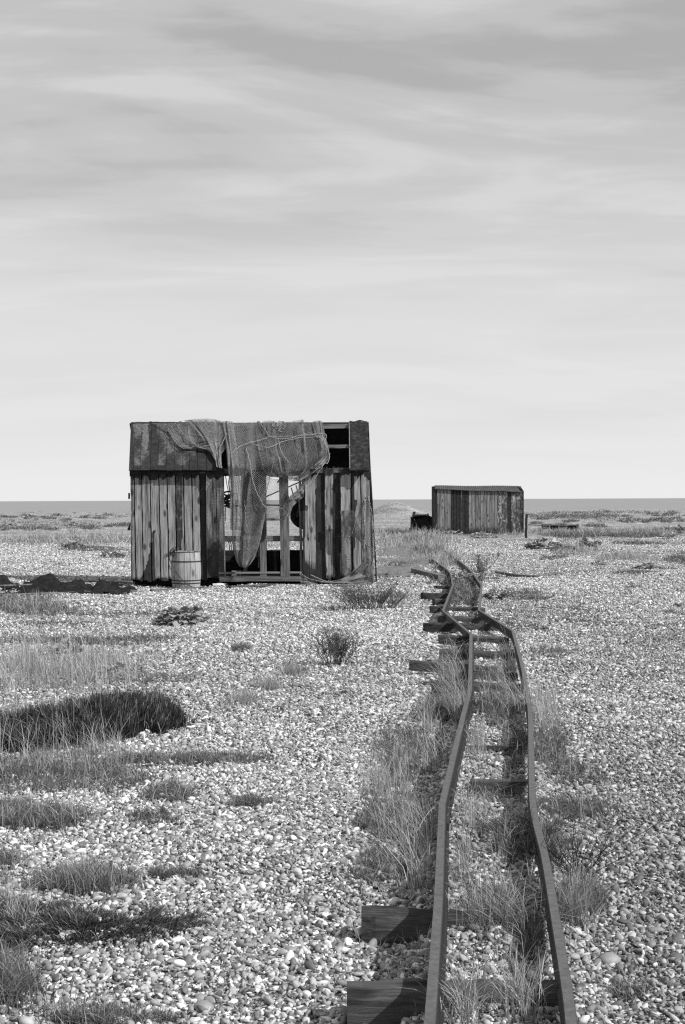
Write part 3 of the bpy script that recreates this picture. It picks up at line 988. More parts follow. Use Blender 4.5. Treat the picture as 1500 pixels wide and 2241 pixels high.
for i, (px, py, w, h, n, lab) in enumerate(KALE):
    leaf_clump(px, py, w, h, int(n * 1.0), lab, tone=(.8 if 'pale' in lab else .55 if 'dark' in lab else .72),
               name='sea_kale' if 'bush' not in lab and 'plant' not in lab else 'low_bush',
               cat='sea kale' if 'bush' not in lab and 'plant' not in lab else 'bush', group=KG,
               size=(h * gnd(px, py)[1] / F) * (.5 if n > 60 else .65))


def dark_shrub(pts, height, n, label, sprig=(.05, .11), tone=.45, w=.006, name='heather_shrub', up=.35, slope=0.0):
    """a mat shrub: footprint polygon (photo coordinates on the ground), domed, bristling with sprigs"""
    pts2 = []
    for k in range(len(pts)):
        p, q = np.array(pts[k], float), np.array(pts[(k + 1) % len(pts)], float)
        for t_ in (0, .25, .5, .75):
            pts2.append(p + (q - p) * t_ + rng.normal(0, 1, 2) * np.array([11, 4.5]))
    poly = np.array([gnd(a, b_) for a, b_ in pts2])
    cx, cy = poly[:, 0].mean(), poly[:, 1].mean()
    lo, hi = poly.min(0), poly.max(0)

    def inside(x, y):
        ins = np.zeros(len(x), bool)
        m = np.full(len(x), 1e9)
        k = len(poly)
        for i in range(k):
            x1, y1 = poly[i, :2]; x2, y2 = poly[(i + 1) % k, :2]
            c = ((y1 > y) != (y2 > y)) & (x < (x2 - x1) * (y - y1) / (y2 - y1 + 1e-12) + x1)
            ins ^= c
            d = np.array([x2 - x1, y2 - y1]); L2 = d @ d
            t = np.clip(((x - x1) * d[0] + (y - y1) * d[1]) / L2, 0, 1)
            m = np.minimum(m, np.hypot(x - x1 - t * d[0], y - y1 - t * d[1]))
        return ins, m
    N_ = n * 3
    x = rng.uniform(lo[0], hi[0], N_); y = rng.uniform(lo[1], hi[1], N_)
    ins, m = inside(x, y)
    x, y, m = x[ins][:n], y[ins][:n], m[ins][:n]
    wid = min(hi[0] - lo[0], hi[1] - lo[1]) * .5

    def dome(x, y, m):
        q = np.clip(m / wid, 0, 1)
        rise = 1 - slope * (1 - sm(.15, .7, (x - lo[0]) / (hi[0] - lo[0])))
        return height * rise * np.sqrt(q) * (0.76 + .14 * np.sin(x * 7 + 1) * np.sin(y * 6) + .10 * np.sin(x * 19 + y * 13)) + G(x, y)
    z = dome(x, y, m)
    base = np.stack([x - cx, y - cy, z - .02], -1)
    az = np.arctan2(y - cy, x - cx) + rng.normal(0, .8, len(x))
    h = rng.uniform(sprig[0], sprig[1], len(x))
    tus = np.sin(x * 23 + 3 * np.sin(y * 9)) * np.sin(y * 17 + 2 * np.sin(x * 13))
    h = h * (1 + .55 * tus)
    tn = np.clip(rng.normal(tone, .2, len(x)) + .16 * tus, .02, 1)
    dead = rng.random(len(x)) < .035
    tn[dead] = 1.9; h[dead] *= 1.5
    parts = [blades(base, h, az, np.abs(rng.normal(up, .3, len(x))), rng.uniform(.6, 1.4, len(x)) * w * np.where(dead, .6, 1), tn)]
    t = thing(name, label, 'shrub', (cx, cy, 0))
    o = tri_mesh('foliage', parts, M['broom'], None)
    o.parent = t
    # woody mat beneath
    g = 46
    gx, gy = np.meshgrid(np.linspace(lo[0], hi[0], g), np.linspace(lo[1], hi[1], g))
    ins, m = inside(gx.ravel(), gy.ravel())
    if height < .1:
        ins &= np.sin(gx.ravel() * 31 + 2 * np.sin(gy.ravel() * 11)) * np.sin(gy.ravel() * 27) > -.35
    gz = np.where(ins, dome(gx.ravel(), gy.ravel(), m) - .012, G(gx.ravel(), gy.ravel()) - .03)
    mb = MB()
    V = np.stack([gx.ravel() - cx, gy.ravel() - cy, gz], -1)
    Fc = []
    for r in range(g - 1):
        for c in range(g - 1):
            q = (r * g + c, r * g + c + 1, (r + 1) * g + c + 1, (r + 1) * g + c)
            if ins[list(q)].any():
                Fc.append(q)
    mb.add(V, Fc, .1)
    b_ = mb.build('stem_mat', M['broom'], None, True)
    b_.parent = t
    return t


dark_shrub([(-120, 1655), (-120, 1605), (0, 1592), (60, 1585), (120, 1574), (170, 1562), (230, 1552), (300, 1545), (360, 1552), (400, 1572), (408, 1584), (385, 1602), (330, 1612), (260, 1624), (160, 1636), (60, 1652)],
           .25, 30000, 'large nearly black bristly shrub spreading over the left shingle', (.04, .13), slope=.55)
dark_shrub([(-150, 2095), (-120, 1990), (0, 1975), (100, 1985), (200, 1985), (280, 1990), (360, 2000), (430, 2010), (445, 2025), (400, 2055), (300, 2070), (200, 2080), (100, 2098), (0, 2095)],
           .05, 19000, 'low dark cushion of matted vegetation in the lower left corner area', (.015, .05), tone=.62, w=.004, name='mat_shrub', up=.8)


def twig_plant(px, py, n, h, spread, label, leafy=0, tone=.6, mat='turf', name='wiry_plant', cat='plant', r=.0022, lean=.5):
    c = gnd(px, py)
    t = thing(name, label, cat, c)
    mb = MB(); leaves = []
    for i in range(n):
        a = rng.random() * 6.283; L_ = h * rng.uniform(.6, 1.1)
        le = abs(rng.normal(lean, .25))
        b0 = c + np.array([math.cos(a), math.sin(a) * .6, 0]) * spread * rng.random()
        P0 = [b0 + np.array([math.cos(a) * le * L_ * s ** 1.4 + .03 * L_ * math.sin(s * 7 + i), math.sin(a) * le * L_ * s ** 1.4, L_ * s * (1 - .2 * le)]) for s in np.linspace(0, 1, 6)]
        tube(mb, P0, np.linspace(r, r * .45, 6), 4, tone)
        for q in range(3 if leafy < 2 else 5):
            k = rng.integers(2, 6); p = np.array(P0[min(k, 5)])
            d = np.array([rng.normal(0, .5), rng.normal(0, .5), 1.0]) * L_ * .25
            tube(mb, [p, p + d * .5 + rng.normal(0, .005, 3), p + d], [r * .6, r * .5, r * .3], 3, tone)
            leaves.append(p + d * rng.uniform(.3, 1))
        leaves += [np.array(P0[k]) for k in (2, 3, 4, 5)]
    mb.build('stem', M[mat], t)
    if leafy:
        Lv = np.repeat(np.array(leaves), 3 * leafy, 0)
        Lv = Lv + rng.normal(0, .012 * h / .3, Lv.shape)
        m = len(Lv)
        V, Fc, T = blades(Lv, rng.uniform(.012, .03, m) * h / .3, rng.random(m) * 6.28, np.full(m, .8), np.full(m, .006 * h / .3), np.clip(rng.normal(tone, .15, m), .1, 1))
        tri_mesh('leaves', [(V, Fc, T)], M[mat], t)
    return t


twig_plant(1262, 1925, 34, .27, .07, 'bare dark wiry plant fanning out beside the right rail', 0, .25, 'broom', lean=.85)
twig_plant(1185, 1830, 14, .16, .05, 'low leafy sprawling plant leaning over the right rail', 2, .5, lean=1.2)
twig_plant(738, 1456, 34, .34, .17, 'wiry grey green bush standing alone on open shingle', 2, .45, name='wiry_bush', cat='bush', r=.004, lean=.35)
twig_plant(1052, 1270, 10, .58, .06, 'tall seed headed plant beyond the far right rail', 2, .45, name='tall_plant', r=.005, lean=.3)
twig_plant(815, 1334, 60, .36, .38, 'wide ragged bush on the shingle between hut and track', 2, .45, name='ragged_bush', cat='bush', r=.005, lean=.6)
twig_plant(860, 1330, 22, .30, .16, 'pale twiggy stems at the near end of the ragged bush', 1, .85, 'grass', name='pale_twigs', r=.005, lean=.9)
twig_plant(735, 1337, 14, .10, .16, 'low dark trailing plant left of the ragged bush', 2, .3, name='trailing_plant', r=.004, lean=1.0)
twig_plant(178, 1190, 9, 1.0, .5, 'bare upright seed stems above the left grass belt', 0, .5, name='seed_stems', r=.007, lean=.12)

# ------------------------------------------------------------ railway track
track = thing('railway_track', 'rusty narrow gauge railway track kinking away across the shingle', 'railway track', (*at_z(1000, 1900, 0)[:2], 0))


def dens(pts, step=.35):
    out = [pts[0]]
    for a, b_ in zip(pts[:-1], pts[1:]):
        k = max(1, int(np.linalg.norm(b_ - a) / step))
        for i in range(1, k + 1):
            out.append(a + (b_ - a) * i / k)
    return np.array(out)


def rail(pxs, lab):
    pts = np.array([at_z(a, b_, float(np.interp(b_, [1184, 1205, 1226, 1252, 1285], [.03, .07, .10, .14, RZ - .02]))) for a, b_ in pxs])
    joints = [i_ for i_, q in enumerate(pxs) if q[1] in (1768, 1516, 1391, 1384, 1339, 1338, 1283)]
    cuts = [0] + joints + [len(pts) - 1]
    out_ = []
    for i0, i1 in zip(cuts[:-1], cuts[1:]):
        if i1 > i0:
            out_.append(smooth_path(pts[i0:i1 + 1], max(2, (i1 - i0) * 5))[(1 if out_ else 0):])
    pts = np.concatenate(out_)
    # each length of rail bends gently rather than snapping, except at the joints
    prof = [(-.015, .095), (-.018, .088), (-.018, .066), (-.009, .058), (-.008, .014), (-.016, .008), (-.016, 0), (.016, 0), (.016, .008), (.008, .014), (.009, .058), (.018, .066), (.018, .088), (.015, .095)]
    ln = -.018 if lab.startswith('left') else .004
    prof = [(u + ln * h / .095, h) for u, h in prof]
    mb = MB()
    D = np.gradient(pts, axis=0); D[:, 2] = 0
    D /= np.linalg.norm(D, axis=1)[:, None]
    S = np.stack([D[:, 1], -D[:, 0], np.zeros(len(D))], -1)
    K = len(prof)
    V = []
    for p, s in zip(pts, S):
        for u, h in prof:
            V.append(p + s * u + np.array([0, 0, h - .095 + .02]))
    Fc = []
    for i in range(len(pts) - 1):
        for k in range(K):
            Fc.append((i * K + k, i * K + (k + 1) % K, (i + 1) * K + (k + 1) % K, (i + 1) * K + k))
    Fc.append(tuple(range(K))[::-1]); Fc.append(tuple((len(pts) - 1) * K + k for k in range(K)))
    mb.add(V, Fc, np.tile([1.0 if h > .09 else 0.0 for u, h in prof], len(pts)))  # rusty sides painted darker for their shade, worn head top paler
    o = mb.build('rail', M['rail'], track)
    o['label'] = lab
    return pts


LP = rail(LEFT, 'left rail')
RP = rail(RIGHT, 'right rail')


def sleeper(px0, px1, pytop, thick, depth, lab=None, ztop=.105, rot=0.0, sink=.07, mat='sleeper', parent=track, name='sleeper'):
    """top front edge given in the photo; ztop is its height above the stones"""
    a = at_z(px0, pytop, ztop); b_ = at_z(px1, pytop + rot, ztop)
    mid = (a + b_) / 2
    a[2] = ztop + .01; b_[2] = a[2] - sink
    n = 14; rings = []
    d = b_ - a; L_ = np.linalg.norm(d); d /= L_
    s = np.array([-d[1], d[0], 0])
    prof = [(0, -.012), (.012, 0), (depth * .5, .004), (depth - .012, 0), (depth, -.014), (depth, -thick), (0.004, -thick), (0, -thick * .5)]
    V = []
    for i in range(n + 1):
        c = a + d * L_ * i / n + rng.normal(0, .0025, 3)
        e = (1 - .10 * (abs(i / n - .5) > .49))
        for u, h in prof:
            V.append(c + s * (depth / 2 + (u - depth / 2) * e + rng.normal(0, .002)) + np.array([0, 0, h * (1 if h > -.02 else 1) + rng.normal(0, .0018)]))
    K = len(prof)
    Fc = []
    for i in range(n):
        for k in range(K):
            Fc.append((i * K + k, (i + 1) * K + k, (i + 1) * K + (k + 1) % K, i * K + (k + 1) % K))
    Fc.append(tuple(range(K))); Fc.append(tuple(n * K + k for k in range(K))[::-1])
    mb = MB().add(V, Fc, rng.random())
    o = mb.build(name, M[mat], parent)
    if lab:
        o['label'] = lab
    return o


SL = [(757, 1248, 2187, .12, .15), (793, 1190, 2006, .12, .13), (905, 1175, 1812, .09, .15, .02), (960, 1150, 1640, .08, .12, .015), (945, 1150, 1495, .12, .14),
      (963, 1135, 1470, .12, .14), (962, 1130, 1425, .11, .14), (962, 1115, 1393, .11, .15), (931, 1108, 1366, .10, .14), (958, 1090, 1350, .10, .14),
      (944, 1062, 1329, .12, .15), (953, 1010, 1312, .12, .15, .10), (927, 1012, 1299, .13, .16, .11), (958, 1020, 1284, .11, .15, .08), (966, 1030, 1262, .10, .15, .05), (955, 1045, 1545, .11, .15)]
for i, (a, b_, c, th, dp, *zt_) in enumerate(SL):
    sleeper(a, b_, c, th, dp, sink=(.0 if i == 0 else .035), ztop=(zt_[0] if zt_ else .105 if i < 4 else .135), lab= 'front timber sleeper, worn and buried in stones' if i == 0 else None, rot=rng.normal(0, 1.2) - 1.0)
sleeper(897, 1128, 1449, .09, .10, 'long loose plank sleeper poking far out to the left', ztop=.12, rot=2)
for (q0, q1), lb in ((((974, 1810), (978, 1735)), 'fishplate at the near bend of the left rail'), (((981, 1347), (968, 1333)), 'fishplate at the far kink of the left rail')):
    pa, pb_ = at_z(*q0, RZ - .055), at_z(*q1, RZ - .055)
    for sd in (-.021, .013):
        mb = MB(); off_ = np.array([sd, 0, 0]); beam(mb, pa + off_, pb_ + off_, .010, .038, tone=.5, seg=3)
        for q in (.15, .38, .62, .85):
            c_ = pa + (pb_ - pa) * q + off_
            tube(mb, [c_ + [-.014, 0, 0], c_ + [.014, 0, 0]], [.009, .009], 6, .4)
        mb.build('fishplate', M['rail'], track)['label'] = lb
# steel tie bar between the rails
a = at_z(1030, 1713, .10); b_ = at_z(1150, 1713, .10)
beam(MB(), a, b_, .065, .025, seg=4, tone=.9).build('tie_bar', M['rail'], track)
a = at_z(1022, 1637, .07); b_ = at_z(1150, 1637, .07)
beam(MB(), a, b_, .03, .03, seg=4, tone=.8).build('tie_bar', M['rail'], track)

# loose timbers
t = MB(); a = gnd(908, 1255); b_ = gnd(968, 1266)
beam(t, a + np.array([0, 0, .06]), b_ + np.array([0, 0, .06]), .16, .10, tone=.8, seg=4, jit=.004)
tag(t.build('loose_plank', M['beam']), 'pale squared timber lying askew beside the far left rail', 'plank')


def stick(pxs, r, label, name='driftwood', mat='beam', z=.03, cat='driftwood'):
    pts = np.array([gnd(a, b_) + np.array([0, 0, z]) for a, b_ in pxs])
    pts = smooth_path(pts, 18)
    mb = MB(); tube(mb, pts, r * (1 + .2 * noise1(18, 4)), 7, .4)
    return tag(mb.build(name, M[mat], None, True), label, cat)


stick([(1086, 1256), (1130, 1263), (1180, 1264), (1222, 1257)], .035, 'long thin curved driftwood stick on shingle right of the track')
stick([(848, 1260), (865, 1258), (876, 1257)], .05, 'short dark log near the edge of the grey path', 'short_log')
stick([(738, 1286), (770, 1284), (810, 1281)], .03, 'flat thin stick before the hut right corner', 'flat_stick')
stick([(1478, 1325), (1486, 1328), (1494, 1325)], .018, 'tiny curved twig at the right picture edge', 'small_twig')
stick([(1486, 1153), (1491, 1160), (1497, 1166)], .05, 'short dark slanting stake at the far right edge', 'stake', z=.15)

# ------------------------------------------------------------ stones
def stone(px, py, w, label, tone_mat='stone'):
    import bmesh
    c = gnd(px, py); r = w / 2 * c[1] / F
    bm = bmesh.new(); bmesh.ops.create_icosphere(bm, subdivisions=3, radius=1)
    q = rng.normal(0, 1, (4, 3)); ph = rng.random(4) * 6
    for v in bm.verts:
        p = np.array(v.co)
        k = 1 + sum(.07 * math.sin(1.5 * float(p @ a_) + f) for a_, f in zip(q, ph))
        v.co = Vector(p * k * r * np.array([1, .8, .6]))
    me = bpy.data.meshes.new('beach_stone'); bm.to_mesh(me); bm.free()
    me.polygons.foreach_set('use_smooth', [True] * len(me.polygons)); me.materials.append(M[tone_mat])
    o = link('beach_stone', me)
    o.location = Vector(c + np.array([0, 0, r * .38])); o.rotation_euler = (.1, .15, rng.random() * .6 - .3)
    return tag(o, label, 'stone')


stone(1332, 2110, 50, 'large smooth oval stone right of the near right rail')
stone(447, 2212, 42, 'large grey rounded stone near the bottom edge')
stone(637, 2085, 28, 'round pale stone on open shingle left of the sleepers')
stone(528, 2012, 24, 'egg shaped grey stone near the dark mat tip')
stone(1280, 2030, 26, 'white rounded stone beyond the bristling clump')
stone(440, 2190, 30, 'flat long white stone behind the large grey stone')

# ------------------------------------------------------------ the hut
YF, YB = 27.9, 29.8
EPS = .02
yE, yR = 27.74, 28.85
zE = float(P(550, 1027, yE)[2]); zR = float(P(550, 924, yR)[2])
sl = (zR - zE) / (yR - yE)


def roofP(px, py, lift=0.0):
    d = ray(px, py)
    # z = EYE + dz*t ; y = dy*t ; z = zE + (y-yE)*sl + lift
    t = (zE - yE * sl + lift - EYE) / (d[..., 2] - d[..., 1] * sl)
    return d * t[..., None] + np.array([0, 0, EYE])


hut = thing('fishing_hut', 'derelict tarred timber fishing hut with broken roof and nets draped over it', 'hut', (-1.8, 28.85, 0))


def plank(mb, x0, x1, x0b, x1b, z0, z1, y, th, tone, tarf=None, nz=46, nx=5, rag=.03, ragtop=.0, dirz=None, bow=.004):
    """upright board, front face a fine grid so that tar and rot can follow their own shapes"""
    V, T = [], []
    rb = np.cumsum(rng.normal(0, rag, nx + 1)) * .6
    rt = rng.normal(0, ragtop, nx + 1)
    ph = rng.random() * 6
    for side in (0, 1):
        for j in range(nz + 1):
            s = j / nz
            for i in range(nx + 1):
                u = i / nx
                lo_ = z0 + rb[i]; hi_ = z1 + rt[i]
                zz = lo_ + (hi_ - lo_) * s
                edge = .002 * math.sin(s * 31 + ph) * (1 if i in (0, nx) else 0)
                xx = (x0b * (1 - s) + x0 * s) * (1 - u) + (x1b * (1 - s) + x1 * s) * u + edge
                yy = y + bow * math.sin(s * 3 + ph) + .004 * (u - .5) ** 2 * 4 * math.sin(ph * 3) + (th if side else 0)
                V.append((xx, yy, zz))
                T.append(tarf(xx, zz) if tarf else 0.0)
    Fc = []
    W = nx + 1; off = W * (nz + 1)
    for j in range(nz):
        for i in range(nx):
            a = j * W + i
            Fc.append((a, a + 1, a + W + 1, a + W))
            Fc.append((off + a, off + a + W, off + a + W + 1, off + a + 1))
        a = j * W
        Fc.append((a, a + W, off + a + W, off + a))
        a = j * W + nx
        Fc.append((a, off + a, off + a + W, a + W))
    for i in range(nx):
        Fc.append((i, off + i, off + i + 1, i + 1))
        a = nz * W + i
        Fc.append((a, a + 1, off + a + 1, off + a))
    mb.add(V, Fc, tone, T)


def X_(px, Y=YF):
    return float(P(px, 1094, Y)[0])


def Z_(py, Y=YF, px=550):
    return float(P(px, py, Y)[2])


ztop = Z_(1029); zbot = Z_(1272)


def tar_dark_left(x, z):
    px, py = proj(np.array(x), np.array(YF), np.array(z))
    px = float(px); py = float(py)
    edge = 1041 + 3.5 * math.sin(px * .11) + 2.5 * math.sin(px * .37 + 1)
    t = 1.0 if py < edge else max(0, 1 - (py - edge) / 5)  # boards darkest above a wavy edge below the eave
    if 288 < px < 342:     # a dark mark tapering upwards
        w = 4 + 26 * max(0, (py - 1165) / 105) ** 1.6
        c = 339
        if py > 1160 and c - w < px < c:
            t = 1.0
    if 325 < px < 345 and py < 1050: t = 1.0
    t = max(t, .55 * max(0, (py - 1245) / 30))
    if 384 < px < 400:
        t = max(t, .42)
    if px < 292: t = max(t, .35)
    if 452 < px < 492:
        t = max(t, .18 + .5 * max(0, (py - 1140) / 130))
    return t


def tar_right(x, z):
    px, py = proj(np.array(x), np.array(YF), np.array(z))
    px = float(px); py = float(py)
    t = .12
    edge = 1035 + 6 * abs(math.sin(px * .09))
    if py < edge: t = 1.0
    if 692 < px < 711 or 729 < px < 745: t = .95
    if 795 < px and py < 1038 + (px - 795) * 1.0: t = 1.0
    if 768 < px < 776: t = max(t, .6)
    t = max(t, .6 * max(0, (py - 1235) / 40), .5 * max(0, (py - 1190) / 60) * (650 < px < 692))
    if 655 < px < 668: t = max(t, .55)
    if 765 < px < 786 and 1095 < py < 1150: t = max(t, .75 - abs(px - 770 - (1120 - py) * .2) / 20)
    return t


LB = [284.5, 294, 310, 329, 348, 366, 384, 402, 420, 437, 450, 473, 491]
mb = MB()
for i in range(len(LB) - 1):
    a, b_ = LB[i], LB[i + 1]
    dark = (a == 437)
    plank(mb, X_(a) + .010, X_(b_) - .010, X_(a + 3.5 * (i < 9) + (1.5 if i >= 9 else 0)) + .008, X_(b_ + (2.5 if i < 8 else 3)) - .008, zbot + .035, ztop + .03, YF + (.05 if dark else .004 * (i % 3)), .022,
          [.5, .58, .48, .56, .66, .6, .5, .62, .58, .15, .64, .52][i], (lambda x, z: 1.0) if dark else tar_dark_left)
# backing boards behind the gaps
wl = mb.build('wall', M['wood'], hut)
wl['label'] = 'left front wall of upright weathered boards'

RB = [(653, 660, .3, .02), (660, 674, .5, 0), (674, 692, .55, .01), (691, 711, .3, .045), (710, 722, .62, 0), (721, 731, .4, .012), (729, 746, .2, .05), (745, 768.5, .78, 0), (769, 789, .55, .012), (790, 801, .5, 0), (800, 810, .45, .016)]
mb = MB()
for a, b_, tn, dy in RB:
    plank(mb, X_(a) + .006, X_(b_) - .006, X_(a + 3) + .006, X_(b_ + 3) - .006, Z_(1270), Z_(1024 + rng.uniform(0, 3)), YF + dy, .022, tn, tar_right, rag=.035, ragtop=.02, bow=.008)
wr = mb.build('wall', M['wood'], hut)
wr['label'] = 'right front wall of uneven tar streaked boards'

# hanging short plank
mb = MB()
plank(mb, X_(668.5), X_(681), X_(669), X_(682), Z_(1110), Z_(1036), YF - .05, .022, .66, None, nz=16)
mb.build('loose_board', M['wood'], hut)['label'] = 'short broken board hanging below the eave'

# side walls and back wall
mb = MB()
for i in range(11):
    y0 = YF + .03 + i * (YB - YF - .04) / 11; y1 = YF + .03 + (i + 1) * (YB - YF - .04) / 11
    ym = (y0 + y1) / 2
    zt = min(zE + (ym - yE) * sl, zE + (2 * yR - yE - ym) * sl) - .06
    xl = X_(285.5) + .02
    beam(mb, (xl, ym, .04), (xl, ym, zt), .022, y1 - y0 - .01, up=(0, 1, 0), tone=rng.random(), tar=.7, seg=6, jit=.003)
mb.build('side_wall', M['wood'], hut)['label'] = 'left gable wall'
mb = MB()
for i in range(11):
    y0 = YF + .03 + i * (YB - YF - .04) / 11; y1 = YF + .03 + (i + 1) * (YB - YF - .04) / 11
    ym = (y0 + y1) / 2
    zt = min(zE + (ym - yE) * sl, zE + (2 * yR - yE - ym) * sl) - .06
    xr = X_(811) + .015
    fl = .10 if i < 3 else .04
    beam(mb, (xr + fl, ym, .04), (xr + fl * .6, ym, 1.0), .022, y1 - y0 - .01, up=(0, 1, 0), tone=rng.random(), tar=.8, seg=4, jit=.003)
    beam(mb, (xr + fl * .6, ym, 1.0), (xr - .03, ym, zt), .022, y1 - y0 - .01, up=(0, 1, 0), tone=rng.random(), tar=.8, seg=4, jit=.003)
mb.build('side_wall', M['wood'], hut)['label'] = 'right gable wall bulging outwards'

mb = MB()
xo0, xo1 = X_(492, YB), X_(672, YB)
x = X_(286, YB) + .05
while x < X_(811, YB):
    x2 = min(x + rng.uniform(.15, .2), X_(812, YB))
    zt = 2.2
    zb = .03
    if x2 > xo0 and x < xo1:
        zt = .60 if not (X_(519, YB) < (x + x2) / 2 < X_(578, YB)) else 2.18
    beam(mb, ((x + x2) / 2, YB, zb), ((x + x2) / 2, YB, zt), x2 - x + .004, .022, up=(0, 1, 0), tone=rng.random(), tar=.9, seg=3)
    x = x2
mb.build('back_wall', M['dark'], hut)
# framing seen through the opening
mb = MB()
beam(mb, (xo0, YB - .06, Z_(1181, YB)), (xo1 + .1, YB - .06, Z_(1181, YB)), .05, .075, tone=.4, seg=4, jit=.004)
beam(mb, (xo0, YB - .06, Z_(1107, YB)), (xo1 + .1, YB - .06, Z_(1106, YB)), .05, .035, tone=.3, seg=4, jit=.004)
beam(mb, (X_(286, YB), YB - .06, 2.2), (X_(811, YB), YB - .06, 2.2), .07, .09, tone=.3)
mb.build('back_rail', M['beam'], hut)
for a, b_, y_, w_, py0, py1 in ((567, 581, YF + .04, .06, 1030, 1264), (612, 632, YF + .03, .07, 1030, 1272)):
    mb = MB()
    xm0 = X_((a + b_) / 2); ww = X_(b_) - X_(a)
    beam(mb, (xm0 + .02, y_, Z_(py1)), (xm0 - .01, y_, Z_(py0)), ww, w_, up=(0, 1, 0), tone=rng.uniform(.4, .6), tar=.2, seg=14, jit=.003)
    mb.build('stud', M['post'], hut)
mb = MB(); beam(mb, (X_(565), YF + .12, Z_(1243)), (X_(565), YF + .12, Z_(1170)), .022, .03, up=(0, 1, 0), tone=.85, seg=3)
mb.build('stud', M['post'], hut)
# front cross rail, sill and floor edge
mb = MB()
beam(mb, (X_(488), YF + .10, Z_(1178)), (X_(657), YF + .10, Z_(1179)), .05, .10, tone=.6, seg=6, jit=.003)
mb.build('cross_rail', M['beam'], hut)
mb = MB()
beam(mb, (X_(478), YF + .03, Z_(1254)), (X_(660), YF + .03, Z_(1253)), .06, .035, tone=.75, seg=5, jit=.002)
mb.build('floor_edge', M['beam'], hut)
mb = MB()
beam(mb, (X_(480), YF + .02, Z_(1267)), (X_(662), YF + .02, Z_(1267)), .08, .10, tone=.35, seg=6, jit=.003)
mb.build('sill', M['beam'], hut)
mb = MB()
beam(mb, (X_(288), YF + .45, .03), (X_(815), YF + .45, .03), .12, .10, tone=.2, tar=.9)
mb.build('bearer', M['beam'], hut); mb = MB()
beam(mb, (X_(288), YB - .15, .03), (X_(815), YB - .15, .03), .12, .10, tone=.2, tar=.9)
mb.build('bearer', M['beam'], hut)
mb = MB()
beam(mb, (X_(550), YF + .08, .13), (X_(550), YB - .05, .13), X_(810) - X_(290), .03, tone=.2, tar=.8)
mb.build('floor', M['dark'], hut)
# eave beam, ridge, purlins, rafters
mb = MB()
beam(mb, (X_(286), YF + .06, ztop - .02), (X_(812), YF + .06, ztop - .01), .07, .09, tone=.4, tar=.3, seg=12, jit=.003)
mb.build('wall_plate', M['beam'], hut)


def purlin(py, px0, px1, w, h, tone):
    a = roofP(np.array(px0), np.array(py), -.07); b_ = roofP(np.array(px1), np.array(py - 1.0), -.07)
    mb = MB(); beam(mb, a, b_, w, h, tone=tone, seg=10, jit=.002)
    mb.build('purlin', M['beam'], hut)


purlin(934, 480, 800, .05, .09, .8)
purlin(978, 470, 800, .05, .07, .7)
mb = MB()
a = P(288, 923.5, yR); b_ = P(804, 925.5, yR)
a[2] = b_[2] = zR - .02
pts = [a]
for s in np.linspace(0, 1, 14)[1:-1]:
    p = a + (b_ - a) * s; p[2] -= .055 * math.sin(s * math.pi) ** .6 if .3 < s < .95 else .0
    pts.append(p)
pts.append(b_)
for p, q in zip(pts[:-1], pts[1:]):
    beam(mb, p, q, .05, .06, tone=.25, tar=.7)
mb.build('ridge', M['beam'], hut)
for px in (330, 395, 480, 566, 620, 767, 800):
    a = roofP(np.array(px), np.array(1026.0), -.09); b_ = roofP(np.array(px), np.array(925.0), -.09)
    mb = MB(); beam(mb, a, b_, .05, .07, up=(0, 0, 1), tone=.4, tar=.4, seg=2)
    mb.build('rafter', M['post'], hut)


def roof_boards(LBx, pytop, pybot, tarf, mat, lab, tones, lift=0.0):
    mb = MB()
    nrm = np.array([0, -math.sin(math.atan(sl)), math.cos(math.atan(sl))])
    for i in range(len(LBx) - 1):
        a, b_ = LBx[i] + .4, LBx[i + 1] - .4
        nz, nx = 30, 5
        dy = lift + (.006 if i % 2 else 0)
        V, T = [], []
        bt = pybot + rng.uniform(-1, 1.5)
        for side in (0, 1):
            for j in range(nz + 1):
                s = j / nz
                py = bt + (pytop - bt) * s
                for k in range(nx + 1):
                    u = k / nx
                    px = a + (b_ - a) * u
                    # converging towards the ridge
                    px = 545 + (px - 545) * (1 - .018 * s)
                    p = roofP(np.array(px), np.array(py)) + nrm * (dy - (.02 if side else 0) + .003 * math.sin(s * 5 + i))
                    V.append(p); T.append(tarf(px, py))
        W = nx + 1; off = W * (nz + 1); Fc = []
        for j in range(nz):
            for k in range(nx):
                e = j * W + k
                Fc.append((e, e + 1, e + W + 1, e + W)); Fc.append((off + e, off + e + W, off + e + W + 1, off + e + 1))
            e = j * W; Fc.append((e, e + W, off + e + W, off + e))
            e = j * W + nx; Fc.append((e, off + e, off + e + W, e + W))
        for k in range(nx):
            Fc.append((k, off + k, off + k + 1, k + 1)); e = nz * W + k; Fc.append((e, e + 1, off + e + 1, off + e))
        mb.add(V, Fc, tones[i % len(tones)], T)
    o = mb.build('roof', mat, hut)
    o['label'] = lab
    return o


def tar_roof(px, py):
    s = (py - 924) / 103
    t = .22 + .24 * s + .14 * math.sin(px * .13) * math.sin(py * .06)
    if px < 292: t += .4
    if 326 < px < 345: t += .3
    if px > 430: t += .45
    if py > 1020: t = 1
    if py < 929: t -= .25
    return min(1, t)


roof_boards([282, 292, 307, 329, 346, 364, 381, 400, 415, 432, 452, 477], 923.5, 1029, tar_roof, M['roofwood'], 'left roof slope of patchy tarred boards',
            [.45, .6, .75, .35, .55, .5, .4, .45, .4, .3, .25])
# boards still left under the net
roof_boards([500, 518, 540, 562], 926, 1029, lambda a, b: .35, M['roofwood'], 'narrow roof boards left behind the net', [.75, .6, .5], -.01)
roof_boards([562, 585, 607, 628, 650, 672, 690, 705], 926, 1026, lambda a, b: .85, M['roofwood'], 'dark roof boards behind the net', [.3, .4, .3], -.012)
